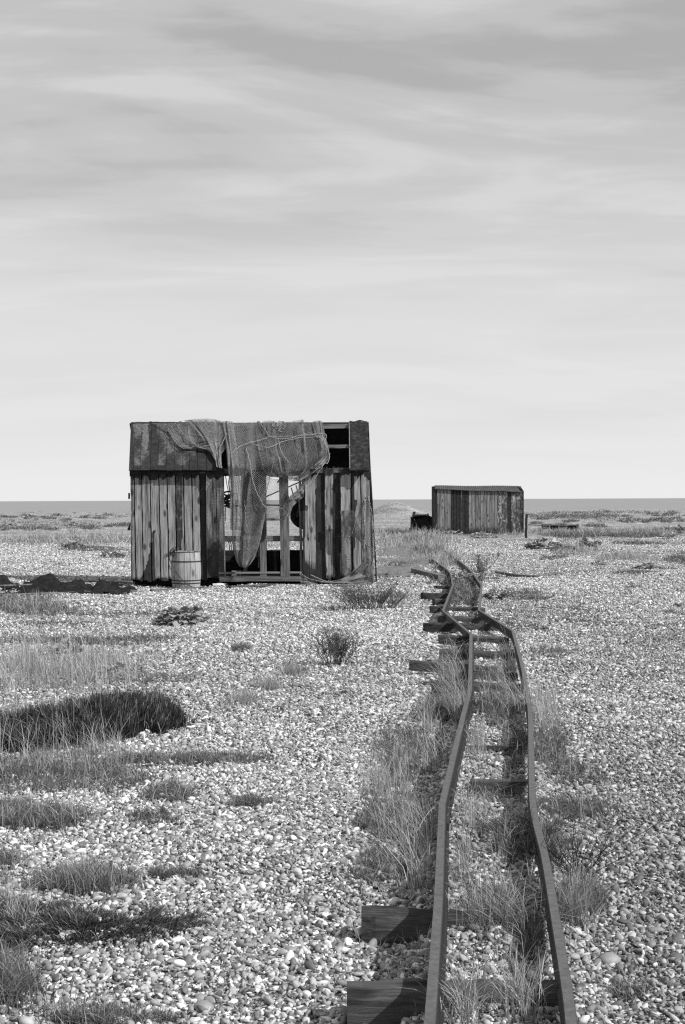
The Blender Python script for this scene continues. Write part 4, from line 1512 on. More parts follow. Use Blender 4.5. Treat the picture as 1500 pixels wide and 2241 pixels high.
# right felt-covered panel
mb = MB()
nrm = np.array([0, -math.sin(math.atan(sl)), math.cos(math.atan(sl))])
nx, nz = 10, 30
V = []
for side in (0, 1):
    for j in range(nz + 1):
        for k in range(nx + 1):
            s = j / nz; u = k / nx
            px = 766.5 + (809 - 766.5) * u + 1.0 * math.sin(s * 23 + 1) * (k == nx) - 4 * s * u + .5 * math.sin(s * 17) * (k == 0)
            py = 1030 - 108 * s + 1.2 * math.sin(u * 9) * (j in (0, nz))
            p = roofP(np.array(px), np.array(py)) + nrm * (.02 - .04 * side + .008 * math.sin(u * 8 + s * 9) + .006 * math.sin(s * 31))
            V.append(p)
W = nx + 1; off = W * (nz + 1); Fc = []
for j in range(nz):
    for k in range(nx):
        e = j * W + k
        Fc.append((e, e + 1, e + W + 1, e + W)); Fc.append((off + e, off + e + W, off + e + W + 1, off + e + 1))
    e = j * W; Fc.append((e, e + W, off + e + W, off + e))
    e = j * W + nx; Fc.append((e, off + e, off + e + W, e + W))
for k in range(nx):
    Fc.append((k, off + k, off + k + 1, k + 1)); e = nz * W + k; Fc.append((e, e + 1, off + e + 1, off + e))
mb.add(V, Fc)
mb.build('roof', M['felt'], hut)['label'] = 'right end of the roof under torn black felt'
mb = MB()
a = roofP(np.array(766.0), np.array(1026.0), .03); b_ = roofP(np.array(765.0), np.array(926.0), .03)
beam(mb, a, b_, .018, .03, tone=.8, seg=3)
mb.build('batten', M['post'], hut)
# felt strip left over the eave
mb = MB()
for (p0, p1, y0, y1) in ((284, 442, 1026, 1037), (442, 492, 1024, 1030)):
    xs = np.linspace(p0, p1, 40)
    lo_ = y1 + 2.5 * noise1(40, 6)
    V = []
    for x, l in zip(xs, lo_):
        V.append(P(x, y0, YF - .03)); V.append(P(x, l, YF - .028)); V.append(P(x, y0, YF - .015)); V.append(P(x, l, YF - .018))
    Fc = []
    for i in range(39):
        e = 4 * i
        Fc += [(e, e + 4, e + 5, e + 1), (e + 2, e + 3, e + 7, e + 6), (e, e + 2, e + 6, e + 4), (e + 1, e + 5, e + 7, e + 3)]
    mb.add(V, Fc)
mb.build('eave_felt', M['felt'], hut)
# back slope
mb = MB()
x0, x1 = X_(285, yR), X_(808, yR)
k = 26
for i in range(k):
    xa = x0 + (x1 - x0) * (i + .5) / k
    beam(mb, (xa, yR + .01, zR - .015), (xa, 2 * yR - yE + .02, zE - .03), (x1 - x0) / k + .004, .022, tone=rng.random(), tar=.9)
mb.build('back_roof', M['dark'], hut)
# bits projecting from the left gable
mb = MB()
beam(mb, P(283, 1079, YF + .05), P(283, 1092, YF + .05), .03, .05, up=(0, 1, 0), tone=.2, tar=1)
mb.build('bracket', M['post'], hut); mb = MB()
mb.add([P(286, 1142, YF + .1), P(278.5, 1160, YF + .1), P(286, 1161, YF + .1), P(286, 1142, YF + .25), P(278.5, 1160, YF + .25), P(286, 1161, YF + .25)],
       [(0, 1, 2), (5, 4, 3), (0, 3, 4, 1), (1, 4, 5, 2), (2, 5, 3, 0)], .2, 1)
mb.build('bracket', M['post'], hut)

# things inside and behind the opening
mb = MB()
beam(mb, P(508, 1254, YF + .35), P(527, 1254, YF + .35), .12, .10, tone=.8); 
tag(mb.build('timber_block', M['beam']), 'pale timber block on the hut floor behind the sill', 'wood block')
mb = MB()
beam(mb, P(589, 1226, YB - .3) + [0, 0, -.02], P(609, 1226, YB - .3) + [0, 0, -.02], .2, .42, up=(0, 0, 1), tone=.5, tar=.4)
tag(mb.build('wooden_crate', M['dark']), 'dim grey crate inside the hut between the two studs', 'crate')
lat = thing('lattice_frame', 'leaning wooden lattice frame seen through the hut opening', 'frame', P(645, 1120, YB - .5))
for i in range(5):
    mb = MB()
    a = P(627 + i * 10.5, 1072 - i * 5, YB - .55); b_ = P(634 + i * 10.5, 1095 - i * 5, YB - .5)
    beam(mb, a, b_, .022, .02, up=(0, 1, 0), tone=.3, tar=.6)
    mb.build('slat', M['post'], lat)
for (q0, q1) in (((578, 1089), (672, 1048)), ((620, 1103), (685, 1072))):
    mb = MB(); beam(mb, P(*q0, YB - .52), P(*q1, YB - .52), .025, .025, up=(0, 1, 0), tone=.3, tar=.6)
    mb.build('frame', M['post'], lat)
mb = MB(); beam(mb, P(607, 1056, YF + .18), P(628, 1036, YF + .18), .03, .07, up=(0, 1, 0), tone=.98, seg=3)
mb.build('brace', M['palepost'], hut)['label'] = 'pale diagonal brace behind the net'
# black bulge of sheet
mb = MB()
uu = np.linspace(0, 1, 14); V = []
out = smooth_path([P(672, 1085, YF + .35), P(650, 1096, YF + .4), P(638, 1116, YF + .42), P(636, 1135, YF + .42), P(646, 1150, YF + .4), P(660, 1158, YF + .35)], 16)
back = smooth_path([P(676, 1085, YF + .5), P(672, 1096, YF + .7), P(668, 1116, YF + .75), P(668, 1135, YF + .75), P(670, 1150, YF + .7), P(676, 1158, YF + .5)], 16)
for i in range(16):
    for u in np.linspace(0, 1, 8):
        V.append(out[i] * (1 - u) + back[i] * u + np.array([0, -.12, 0]) * math.sin(u * math.pi))
for i in range(16):
    for u in np.linspace(0, 1, 8):
        V.append(out[i] * (1 - u) + back[i] * u + np.array([0, -.12, 0]) * math.sin(u * math.pi) + np.array([.01, .02, 0]))
Fc = []
for s_ in (0, 128):
    for i in range(15):
        for k in range(7):
            e = s_ + i * 8 + k; Fc.append((e, e + 1, e + 9, e + 8) if not s_ else (e, e + 8, e + 9, e + 1))
mb.add(V, Fc)
tag(mb.build('rubber_sheet', M['black'], None, True), 'black rubber sheet bulging out behind the right wall boards', 'rubber sheet')
# leaning odds and ends inside
mb = MB(); beam(mb, P(536, 1252, YF + .5), P(556, 1196, YF + .8), .07, .03, up=(0, 1, 0), tone=.6, seg=4, jit=.003)
tag(mb.build('leaning_plank', M['post']), 'narrow plank leaning inside the hut behind the hanging net', 'plank')
# rope coil hanging at left of the opening
mb = MB()
for k in range(7):
    th = np.linspace(0, 2 * math.pi, 22)
    c = P(500 + rng.normal(0, 2), 1080 + k * 4.5, YF + .3 + rng.normal(0, .03))
    tube(mb, np.stack([c[0] + (.08 + .02 * rng.random()) * np.cos(th), c[1] + .03 * np.sin(th), c[2] + .04 * np.sin(th + k)], -1), .018, 5, cap=False)
tube(mb, smooth_path([P(505, 1036, YF + .25), P(501, 1055, YF + .25), P(504, 1080, YF + .3)]), .01, 5)
tube(mb, smooth_path([P(493, 1036, YF + .25), P(497, 1060, YF + .25), P(500, 1080, YF + .3), P(494, 1110, YF + .3), P(494, 1140, YF + .3)]), .008, 5)
tag(mb.build('rope_coil', M['darkrope']), 'dark coiled rope hanging inside the left edge of the opening', 'rope')
mb = MB()
for k in range(4):
    tube(mb, smooth_path([P(500 + 4 * k, 1184, YF + .25), P(503 + 4 * k, 1198, YF + .22), P(499 + 4 * k, 1210 + 2 * k, YF + .25), P(494 + 3 * k, 1214, YF + .25)]), .008, 5)
tag(mb.build('cable_loops', M['darkrope']), 'thin dark cable loops hung from the cross rail', 'cable')


# ------------------------------------------------------------ fishing nets
def netgrid(rows, nu, nv, fold=.25, fk=7, ripple=.03, seed=0):
    """rows: list of rows of (px,py,off) ; returns nv x nu points"""
    R = []
    for row in rows:
        pts = []
        for px, py, off in row:
            if py < 1026:
                p = roofP(np.array(float(px)), np.array(float(py)), .05) + np.array([0, -off, off * .4])
            else:
                p = P(px, py, yE - .03 - off)
            pts.append(p)
        R.append(smooth_path(np.array(pts), nu * 3))
    R = np.array(R)
    cols = [smooth_path(R[:, i], nv) for i in range(R.shape[1])]
    S = np.array(cols).transpose(1, 0, 2)
    out = np.zeros((nv, nu, 3))
    r2 = np.random.default_rng(seed + 3)
    ph = r2.random(6) * 6.28
    for j in range(nv):
        s = j / (nv - 1)
        u = np.linspace(0, 1, nu)
        uu = u + fold * (np.sin(u * fk * 2 + ph[0] + s * 1.5) / (fk * 2) + .6 * np.sin(u * fk * 4.3 + ph[1] - s * 2) / (fk * 4.3)) * 1.0
        uu = np.clip(uu, 0, 1) * (S.shape[1] - 1)
        i0 = np.clip(uu.astype(int), 0, S.shape[1] - 2); f = (uu - i0)[:, None]
        p = S[j, i0] * (1 - f) + S[j, i0 + 1] * f
        p[:, 1] -= ripple * (1 + np.sin(u * fk * 4 + ph[2] + s * 3)) * .5 + ripple * .4 * np.sin(s * 17 + ph[3] + u * 9)
        out[j] = p
    return out


def strands(mb, g, r=.0042, tone=.5, drop=0.0, holes=()):
    nv, nu = g.shape[:2]
    for sgn in (0, 1):
        for k in range(nu - 1):
            idx = [(j, k + ((j + sgn) % 2)) for j in range(nv)]
            pts = np.array([g[j, i] for j, i in idx])
            if drop and rng.random() < drop:
                c = rng.integers(4, nv - 2); pts = pts[:c]
            if len(pts) > 2:
                tube(mb, pts, r, 3, tone, cap=False)


def edge_rope(parent, pts, r=.009, mat='rope', lab=None):
    pp = smooth_path(np.array(pts), 60)
    pp[1:-1] += rng.normal(0, .006, pp[1:-1].shape)
    mb = MB(); tube(mb, pp, r * .78, 6)
    o = mb.build('rope', M[mat], parent, True)
    if lab: o['label'] = lab
    return o


def NP(px, py, off=.05):
    if py < 1026:
        return roofP(np.array(float(px)), np.array(float(py)), .06) + np.array([0, -off, off * .4])
    return P(px, py, yE - .05 - off)


net = thing('fishing_net', 'torn grey fishing net draped over the hut roof and hanging in the opening', 'fishing net', (-1.2, yE, 0))

# left swag over the boarded roof
mb = MB()
g = netgrid([[(345, 927, .0), (400, 924, .0), (450, 920, .02), (500, 927, .02)],
             [(368, 945, .0), (405, 948, .02), (455, 943, .05), (506, 948, .03)],
             [(382, 968, .0), (415, 972, .02), (458, 965, .05), (500, 975, .03)],
             [(395, 980, .0), (430, 979, .02), (462, 980, .05), (483, 998, .02)],
             [(430, 981, .0), (450, 984, .02), (466, 998, .04), (480, 1024, .01)]], 40, 36, .5, 4, .05, 1)
strands(mb, g, .0036, .3)
g = netgrid([[(400, 922, .02), (430, 919, .04), (462, 919, .05), (500, 926, .03)], [(425, 940, .03), (448, 942, .06), (472, 946, .05), (490, 950, .03)],
             [(445, 965, .03), (462, 968, .07), (476, 976, .05), (486, 985, .03)], [(468, 1000, .02), (474, 1003, .04), (480, 1008, .04), (485, 1014, .02)],
             [(474, 1022, .02), (478, 1024, .02), (483, 1025, .02), (487, 1025, .01)]], 40, 34, .5, 5, .05, 9)
strands(mb, g, .0036, .5)
mb.build('left_swag', M['net'], net)
# hanging column of net
mb = MB()
colrows = [[(490, 927, .02), (520, 927, .03), (560, 926, .03), (610, 926, .02)],
           [(498, 975, .03), (525, 975, .05), (562, 975, .05), (606, 975, .04)],
           [(503, 1022, .03), (528, 1022, .06), (560, 1022, .06), (598, 1024, .05)],
           [(507, 1070, .03), (528, 1070, .08), (552, 1072, .08), (584, 1078, .04)],
           [(507, 1120, .02), (526, 1120, .08), (552, 1120, .08), (582, 1112, .04)],
           [(508, 1160, .02), (524, 1160, .09), (548, 1160, .1), (578, 1140, .05)],
           [(511, 1195, .03), (525, 1200, .1), (545, 1202, .1), (570, 1180, .05)],
           [(516, 1222, .05), (528, 1232, .1), (541, 1234, .1), (560, 1215, .05)],
           [(524, 1238, .05), (531, 1241, .08), (539, 1242, .08), (549, 1234, .05)]]
strands(mb, netgrid(colrows, 24, 118, .35, 4, .06, 2), .0046, .55)
# dense gathered folds at the left edge of the column
strands(mb, netgrid([[(r[0][0] - 4, r[0][1], .06), (r[0][0] + 4, r[0][1], .1), (r[0][0] + 12, r[0][1], .11), (r[0][0] + 21, r[0][1], .07)] for r in colrows[:6]], 16, 80, .3, 4, .05, 7), .0044, .6)
mb.build('hanging_column', M['net'], net)
# right sheet of net over roof
mb = MB()
rr = [[(560, 926, .03), (610, 925, .03), (665, 925, .03), (707, 927, .03)],
      [(562, 955, .05), (612, 955, .05), (668, 955, .05), (712, 955, .05)],
      [(566, 985, .06), (615, 985, .07), (672, 985, .08), (720, 985, .06)],
      [(572, 1008, .06), (618, 1010, .09), (676, 1010, .1), (721, 1005, .06)],
      [(578, 1030, .06), (622, 1034, .09), (672, 1030, .1), (710, 1020, .06)],
      [(590, 1044, .06), (622, 1046, .08), (655, 1052, .09), (700, 1026, .06)]]
strands(mb, netgrid(rr, 32, 50, .28, 6, .06, 3), .0048, .45)
strands(mb, netgrid([[(r[2][0] - 24, r[2][1], .06), (r[2][0] - 8, r[2][1], .12), (r[2][0], r[2][1], .13)] for r in rr], 9, 44, .3, 3, .06, 4), .0043, .55)
strands(mb, netgrid([[(r[3][0] - 22, r[3][1], .10), (r[3][0] - 10, r[3][1], .13), (r[3][0] - 2, r[3][1], .10)] for r in rr], 10, 50, .4, 3, .04, 6), .0048, .65)
strands(mb, netgrid([[(r[0][0] + 16, r[0][1], .07), (r[0][0] + 30, r[0][1], .11), (r[0][0] + 42, r[0][1], .08)] for r in rr], 8, 50, .4, 3, .04, 16), .0044, .6)
mb.build('roof_sheet', M['net'], net)
# swag across the opening
mb = MB()
strands(mb, netgrid([[(578, 1040, .05), (600, 1048, .06), (630, 1046, .06), (675, 1040, .04)],
                     [(576, 1075, .05), (602, 1078, .07), (630, 1082, .08), (668, 1060, .05)],
                     [(577, 1105, .05), (604, 1112, .07), (632, 1108, .09), (660, 1080, .05)],
                     [(578, 1128, .04), (606, 1134, .07), (628, 1128, .08), (645, 1100, .05)],
                     [(580, 1140, .04), (606, 1139, .06), (624, 1136, .06), (636, 1118, .05)]], 18, 44, .25, 3, .05, 8), .0040, .5)
strands(mb, netgrid([[(668, 1058, .05), (666, 1072, .08), (664, 1090, .05)], [(652, 1072, .05), (652, 1085, .08), (652, 1098, .05)], [(634, 1088, .05), (636, 1100, .09), (640, 1112, .05)],
                     [(622, 1108, .05), (626, 1118, .08), (634, 1130, .05)]], 16, 34, .3, 3, .04, 10), .0045, .6)
strands(mb, netgrid([[(581, 1110, .05), (576, 1130, .08), (570, 1150, .05)], [(578, 1140, .05), (566, 1160, .08), (560, 1170, .05)], [(572, 1170, .05), (562, 1180, .08), (556, 1186, .05)]], 16, 20, .3, 3, .04, 12), .0045, .6)
mb.build('opening_swag', M['net'], net)
edge_rope(net, [NP(366, 935), NP(376, 955), NP(390, 976), NP(410, 985), NP(435, 976), NP(452, 972)], .008, 'net')
edge_rope(net, [NP(385, 930, .08), NP(400, 950, .08), NP(418, 970, .08), NP(440, 981, .08), NP(465, 976, .08), NP(480, 970, .08)], .010, 'net')
edge_rope(net, [NP(356, 930, .06), NP(372, 936, .08), NP(398, 950, .08), NP(430, 955, .08), NP(448, 960, .08)], .007, 'net')
edge_rope(net, [NP(515, 936, .12), NP(498, 955, .12), NP(488, 976, .12), NP(483, 985, .1)], .008)
edge_rope(net, [NP(505, 1000, .12), NP(525, 985, .14), NP(545, 976, .14), NP(570, 970, .14), NP(600, 962, .14), NP(640, 962, .14), NP(690, 958, .12)], .009)
edge_rope(net, [NP(548, 972, .12), NP(565, 982, .14), NP(590, 986, .14), NP(615, 975, .14), NP(650, 966, .14), NP(700, 962, .12), NP(712, 968, .12)], .009)
edge_rope(net, [NP(569, 928, .1), NP(580, 944, .12), NP(592, 962, .14), NP(625, 967, .14), NP(660, 960, .14), NP(705, 956, .14), NP(715, 960, .12), NP(711, 970, .1)], .008)
edge_rope(net, [NP(690, 962, .14), NP(707, 968, .14), NP(716, 985, .14), NP(722, 1003, .14), NP(718, 1018, .12), NP(708, 1024, .12), NP(690, 1046, .14), NP(676, 1066, .12)], .009, lab='pale border rope down the right edge of the net')
edge_rope(net, [NP(660, 958, .14), NP(680, 955, .14), NP(700, 965, .14), NP(713, 982, .14), NP(709, 1000, .12)], .008)
edge_rope(net, [NP(540, 985, .12), NP(548, 1020, .14), NP(553, 1050, .14), NP(566, 1085, .14), NP(580, 1108, .12), NP(600, 1111, .1), NP(618, 1113, .08)], .009, lab='border rope curving down to the opening')
edge_rope(net, [NP(610, 965, .14), NP(613, 985, .15), NP(622, 1005, .15), NP(632, 1018, .14)], .007)
edge_rope(net, [NP(536, 1096, .15), NP(538, 1140, .16), NP(546, 1170, .16), NP(541, 1205, .14)], .006)
mb = MB()   # knot of tangled twine near the ridge
for k in range(6):
    c = NP(613 + rng.normal(0, 5), 940 + rng.normal(0, 4), .14)
    th = np.linspace(0, 5, 16)
    tube(mb, np.stack([c[0] + .07 * np.cos(th + k), c[1] + .02 * np.sin(th * 2), c[2] + .06 * np.sin(th * 1.3 + k)], -1), .007, 5)
mb.build('tangle', M['rope'], net)

# second net at the right corner
net2 = thing('fishing_net', 'small loose net slumped against the hut right corner down to the shingle', 'fishing net', (.4, yE, 0))


def netplain(rows, nu, nv, fold, fk, ripple, seed):
    return netgrid([[(a, max(b_, 1027), c) for a, b_, c in r] for r in rows], nu, nv, fold, fk, ripple, seed)


mb = MB()
strands(mb, netplain([[(798, 1090, .0), (803, 1086, .01), (806, 1086, .02)], [(780, 1130, .02), (800, 1128, .06), (812, 1125, .03)], [(768, 1160, .02), (798, 1165, .08), (817, 1162, .04)],
                      [(790, 1190, .02), (805, 1195, .08), (822, 1200, .04)], [(795, 1225, .04), (806, 1230, .1), (816, 1235, .05)], [(775, 1250, .06), (800, 1258, .12), (818, 1268, .08)]], 11, 64, .3, 3, .05, 21), .0044, .5)
strands(mb, netplain([[(744, 1118, .01), (756, 1117, .02), (774, 1118, .02)], [(747, 1142, .02), (762, 1146, .03), (785, 1150, .02)], [(752, 1168, .02), (775, 1175, .03), (800, 1180, .02)]], 24, 22, .3, 3, .02, 22), .0036, .6)
strands(mb, netplain([[(656, 1256, .02), (665, 1262, .04), (672, 1268, .04)], [(658, 1266, .04), (670, 1272, .06), (690, 1276, .06)], [(659, 1276, .06), (675, 1277, .1), (700, 1279, .1)]], 20, 14, .3, 3, .02, 23), .0042, .55)
strands(mb, netplain([[(802, 1222, .04), (812, 1224, .06), (820, 1232, .05)], [(775, 1248, .06), (790, 1258, .09), (820, 1262, .08)], [(745, 1268, .06), (775, 1272, .12), (818, 1274, .1)], [(700, 1274, .06), (760, 1277, .14), (816, 1279, .14)]], 34, 26, .3, 4, .04, 24), .0045, .6)
mb.build('mesh', M['net'], net2)
for pts, r in (([(803, 1088), (790, 1120), (780, 1140), (771, 1168)], .007), ([(806, 1086), (815, 1130), (822, 1190), (822, 1205)], .009), ([(778, 1172), (800, 1190), (820, 1206)], .008),
               ([(815, 1205), (800, 1225), (775, 1248), (752, 1268), (715, 1272), (680, 1258)], .010), ([(656, 1252), (672, 1264), (700, 1272), (740, 1274)], .008), ([(798, 1092), (798, 1150), (798, 1210), (799, 1256)], .016)):
    edge_rope(net2, [P(a, b_, yE - .1) for a, b_ in pts], r)

# ------------------------------------------------------------ barrel
def barrel():
    b0 = gnd(408, 1289); Yb = b0[1]
    k = Yb / F
    t = thing('barrel', 'pale wooden barrel with iron hoops leaning before the hut left wall', 'barrel', b0)
    H = (1289 - 1206) * k; rb = 29.5 * k; rmid = 32.5 * k
    mb = MB()
    ns, nv = 16, 12
    for s in range(ns):
        a0 = s * 2 * math.pi / ns + .012; a1 = (s + 1) * 2 * math.pi / ns - .012
        V = []; tn = rng.uniform(.35, .75)
        for i in range(nv + 1):
            q = i / nv; r = rb + (rmid - rb) * math.sin(q * math.pi)
            for a in (a0, (a0 + a1) / 2, a1):
                V.append((b0[0] + r * math.cos(a), b0[1] + r * math.sin(a), b0[2] + H * q + .006 * math.sin(s * 3) * (i == nv)))
            for a in (a1, a0):
                V.append((b0[0] + (r - .02) * math.cos(a), b0[1] + (r - .02) * math.sin(a), b0[2] + H * q + .006 * math.sin(s * 3) * (i == nv)))
        Fc = []
        for i in range(nv):
            for j in range(5):
                Fc.append((i * 5 + j, i * 5 + (j + 1) % 5, (i + 1) * 5 + (j + 1) % 5, (i + 1) * 5 + j))
        Fc += [tuple(range(5))[::-1], tuple(nv * 5 + j for j in range(5))]
        mb.add(V, Fc, tn, .12)
    mb.build('staves', M['palepost'], t)
    mb = MB()
    th = np.linspace(0, 2 * math.pi, 25)[:-1]
    V = [(b0[0] + (rb - .02) * math.cos(a), b0[1] + (rb - .02) * math.sin(a), b0[2] + H * .93) for a in th] + [(b0[0], b0[1], b0[2] + H * .93)]
    mb.add(V, [(i, (i + 1) % 24, 24) for i in range(24)], .4)
    mb.build('lid', M['palepost'], t)
    for q, hw in ((.985, .012), (.735, .022), (.24, .018), (.165, .018), (.03, .02)):
        mb = MB(); V = []
        for a in np.linspace(0, 2 * math.pi, 33)[:-1]:
            for dr, dz in ((.001, -hw / 2), (.007, -hw / 2), (.007, hw / 2), (.001, hw / 2)):
                qq = q + dz / H; r = rb + (rmid - rb) * math.sin(min(max(qq, 0), 1) * math.pi) + dr
                V.append((b0[0] + r * math.cos(a), b0[1] + r * math.sin(a), b0[2] + H * q + dz))
        Fc = [(i * 4 + j, ((i + 1) % 32) * 4 + j, ((i + 1) % 32) * 4 + (j + 1) % 4, i * 4 + (j + 1) % 4) for i in range(32) for j in range(4)]
        mb.add(V, Fc); mb.build('hoop', M['iron'], t)
    # hose looped over its shoulder
    mb = MB()
    Y0 = Yb - .36
    tube(mb, smooth_path([P(374, 1208, Yb - .1), P(371, 1220, Yb - .25), P(378, 1238, Y0), P(392, 1260, Y0), P(412, 1280, Y0), P(440, 1290, Y0)], 30), .008, 6)
    tube(mb, smooth_path([P(374, 1210, Yb - .1), P(370, 1232, Yb - .25), P(376, 1248, Y0 + .1), P(384, 1256, Y0 + .12)], 20), .007, 6)
    tag(mb.build('hose', M['darkrope'], None, True), 'thin dark hose looping down the barrel to the ground', 'hose')
    mb = MB()
    for k2 in range(9):
        c = P(379 + rng.normal(0, 3.5), 1208 + rng.normal(0, 3), Yb - .15)
        th = np.linspace(0, 5, 14)
        tube(mb, np.stack([c[0] + .05 * np.cos(th + k2), c[1] + .04 * np.sin(th * 1.2), c[2] + .04 * np.sin(th * 1.3 + k2)], -1), .007, 4)
    tag(mb.build('rope_bundle', M['darkrope']), 'tangled rope bundle resting on the barrel rim', 'rope')


barrel()

# boards on the ground before the hut
def board(px0, py0, px1, py1, w, h, label, tone=.5, mat='beam', z=.03, name='ground_board'):
    a = gnd(px0, py0); b_ = gnd(px1, py1)
    mb = MB(); beam(mb, a + [0, 0, z], b_ + [0, 0, z], w, h, tone=tone, seg=8, jit=.003)
    return tag(mb.build(name, M[mat]), label, 'board')


board(330, 1296, 452, 1289, .16, .03, 'grey weathered board on the ground under the barrel')
board(470, 1285, 500, 1283, .07, .04, 'small bright white board lying before the hut', .9, 'white', .05)
board(440, 1281, 470, 1281, .12, .05, 'short pale board beside the barrel foot', .8)
board(500, 1288, 600, 1283, .14, .03, 'long dark plank on the ground below the hut opening', .2, 'beam')
board(700, 1276, 790, 1275, .10, .03, 'dark plank half buried along the hut right wall', .3, 'beam')
board(822, 1262, 860, 1258, .06, .03, 'thin dark batten beside the hut right corner', .2, 'beam')


# dark heap of old netting left of the hut
def heap(px0, px1, ya, yb, hmax, label, seed, name='netting_heap'):
    r2 = np.random.default_rng(seed)
    u, v = np.meshgrid(np.linspace(0, 1, 260), np.linspace(0, 1, 60))
    xa = (px0 - 750) / F * 26.0; xb = (px1 - 750) / F * 26.0
    X = xa + (xb - xa) * u; Yh = ya + (yb - ya) * v
    n_ = np.zeros_like(X)
    for k in range(26):
        f = 1.2 * 1.22 ** k if k < 14 else r2.uniform(9, 34)
        th = r2.uniform(0, 3.14); p = r2.uniform(0, 6.28)
        n_ += np.sin((X * math.cos(th) + Yh * math.sin(th)) * f + p + 1.5 * np.sin(X * .9 * f ** .5 + p)) / (1 + f * .45)
    env = (sm(0, .25, v) * (1 - sm(.7, 1, v))) * sm(0, .3, u) * (1 - .75 * sm(.72, .9, u)) * (1 - sm(.96, 1, u))
    H = hmax * env * (.62 + .62 * n_) + .05 * n_ * (env > .02) + .03
    edge = (v < .03) | (v > .97) | (u < .01) | (u > .99)
    Z = G(X, Yh) + np.where(edge, -.03, np.maximum(H, -.02))
    o = sheet(name, X, Yh + .25 * n_ * (1 - v), Z, M['tarp'])
    return tag(o, label, 'netting heap')


heap(20, 300, 25.0, 27.4, .17, 'long low heap of black old netting left of the hut', 3)
heap(-90, 18, 25.6, 27.0, .22, 'small black heap at the left picture edge', 8)
stick([(-20, 1297), (80, 1293), (180, 1286), (290, 1287)], .018, 'long grey pole lying on the black netting heap', 'long_pole', z=.12)
stick([(0, 1308), (90, 1304), (200, 1300), (300, 1298)], .03, 'thin weathered pole in front of the netting heap', 'thin_pole', z=.03)

# ------------------------------------------------------------ second shed
S2 = thing('storage_shed', 'small distant timber shed with corrugated iron roof and peeling end boards', 'shed', (6.6, 70, 0))
Y2 = 68.5; D2 = 2.3
def Q(px, py, Y=Y2): return P(px, py, Y)
g2 = float(Q(1000, 1168)[2])
mb = MB(); mp_ = MB()
xs = [951.5, 957, 963, 972, 980, 987, 993, 999, 1005, 1011, 1018, 1026, 1033, 1040, 1046, 1052, 1058, 1066, 1075, 1083, 1088, 1099, 1111, 1119, 1130, 1138, 1146]
tones = [.15, .45, .8, .5, .6, .25, .3, .3, .25, .2, .25, .8, .7, .3, .6, .75, .35, .4, .5, .7]
for i in range(len(xs) - 1):
    a, b_ = xs[i], xs[i + 1]
    pt = 1071 + (a - 951) * .026
    p0 = Q(a, pt); p1 = Q(b_, pt)
    painted = a >= 1088
    black = a == 1111

    def tf(x, z, a=a):
        px, py = proj(np.array(x), np.array(Y2), np.array(z))
        if black: return 1.0
        s = (py - 1072) / 95
        if 987 <= a < 1026: return float(.45 + .35 * s)
        if a < 957: return .9
        return float(.15 + .35 * max(0, s - .7) * 3)
    plank(mp_ if painted and not black else mb, p0[0] + .01, p1[0] - .005, p0[0] + .01, p1[0] - .005, g2 - .05, p0[2], Y2 + (.02 if black else .004 * (i % 3)), .03, tones[i % len(tones)], tf, nz=16, nx=3)
mb.build('wall', M['shedwood'], S2); o = mp_.build('wall', M['paint'], S2); o['label'] = 'right part of the wall with pale flaking paint'
xl, xr_ = float(Q(951.5, 1090)[0]), float(Q(1146, 1090)[0])
zt2 = float(Q(1050, 1072)[2])
ztb = float(P(1050, 1064, Y2 + D2)[2])
for xx in (xl + .03, xr_ - .03):
    mb = MB()
    for i in range(12):
        ym = Y2 + .05 + D2 * (i + .5) / 12; z_ = zt2 + (ztb - zt2) * (i + .5) / 12
        beam(mb, (xx, ym, g2 - .05), (xx, ym, z_), .03, D2 / 12 + .003, up=(0, 1, 0), tone=rng.random(), tar=.6)
    mb.build('side_wall', M['shedwood'], S2)
mb = MB()
for i in range(20):
    xx = xl + (xr_ - xl) * (i + .5) / 20
    beam(mb, (xx, Y2 + D2, g2 - .05), (xx, Y2 + D2, ztb), (xr_ - xl) / 20 - .01, .03, up=(0, 1, 0), tone=rng.random(), tar=.6)
mb.build('back_wall', M['shedwood'], S2)
# corrugated roof
nx = 240; V = []
for side in (0, 1):
    for j in range(5):
        s = j / 4
        for i in range(nx + 1):
            u = i / nx
            a = P(950.5, 1070 , Y2 - .12); b_ = P(1147, 1076.5, Y2 - .12); c = P(951.5, 1062.5, Y2 + D2 + .1); d = P(1139.5, 1063.5, Y2 + D2 + .1)
            p = (a * (1 - u) + b_ * u) * (1 - s) + (c * (1 - u) + d * u) * s
            p = p + np.array([0, 0, .010 * math.cos(u * 46 * 2 * math.pi) + .012 * math.sin(u * 9 + 1) - .012 * side])
            V.append(p)
W = nx + 1; off = W * 5; Fc = []
for j in range(4):
    for i in range(nx):
        e = j * W + i
        Fc.append((e, e + 1, e + W + 1, e + W)); Fc.append((off + e, off + e + W, off + e + W + 1, off + e + 1))
for i in range(nx):
    Fc.append((i, off + i, off + i + 1, i + 1)); e = 4 * W + i; Fc.append((e, e + 1, off + e + 1, off + e))
MB().add(V, Fc).build('roof', M['corr'], S2)
mb = MB(); beam(mb, Q(950.5, 1168, Y2 - .03), Q(950.8, 1064, Y2 - .03), .08, .05, up=(0, 1, 0), tone=.1, tar=1)
mb.build('corner_post', M['shedwood'], S2); mb = MB()
beam(mb, Q(1145.5, 1165, Y2 - .03), Q(1145.5, 1074, Y2 - .03), .05, .05, up=(0, 1, 0), tone=.1, tar=1)
mb.build('corner_post', M['shedwood'], S2)

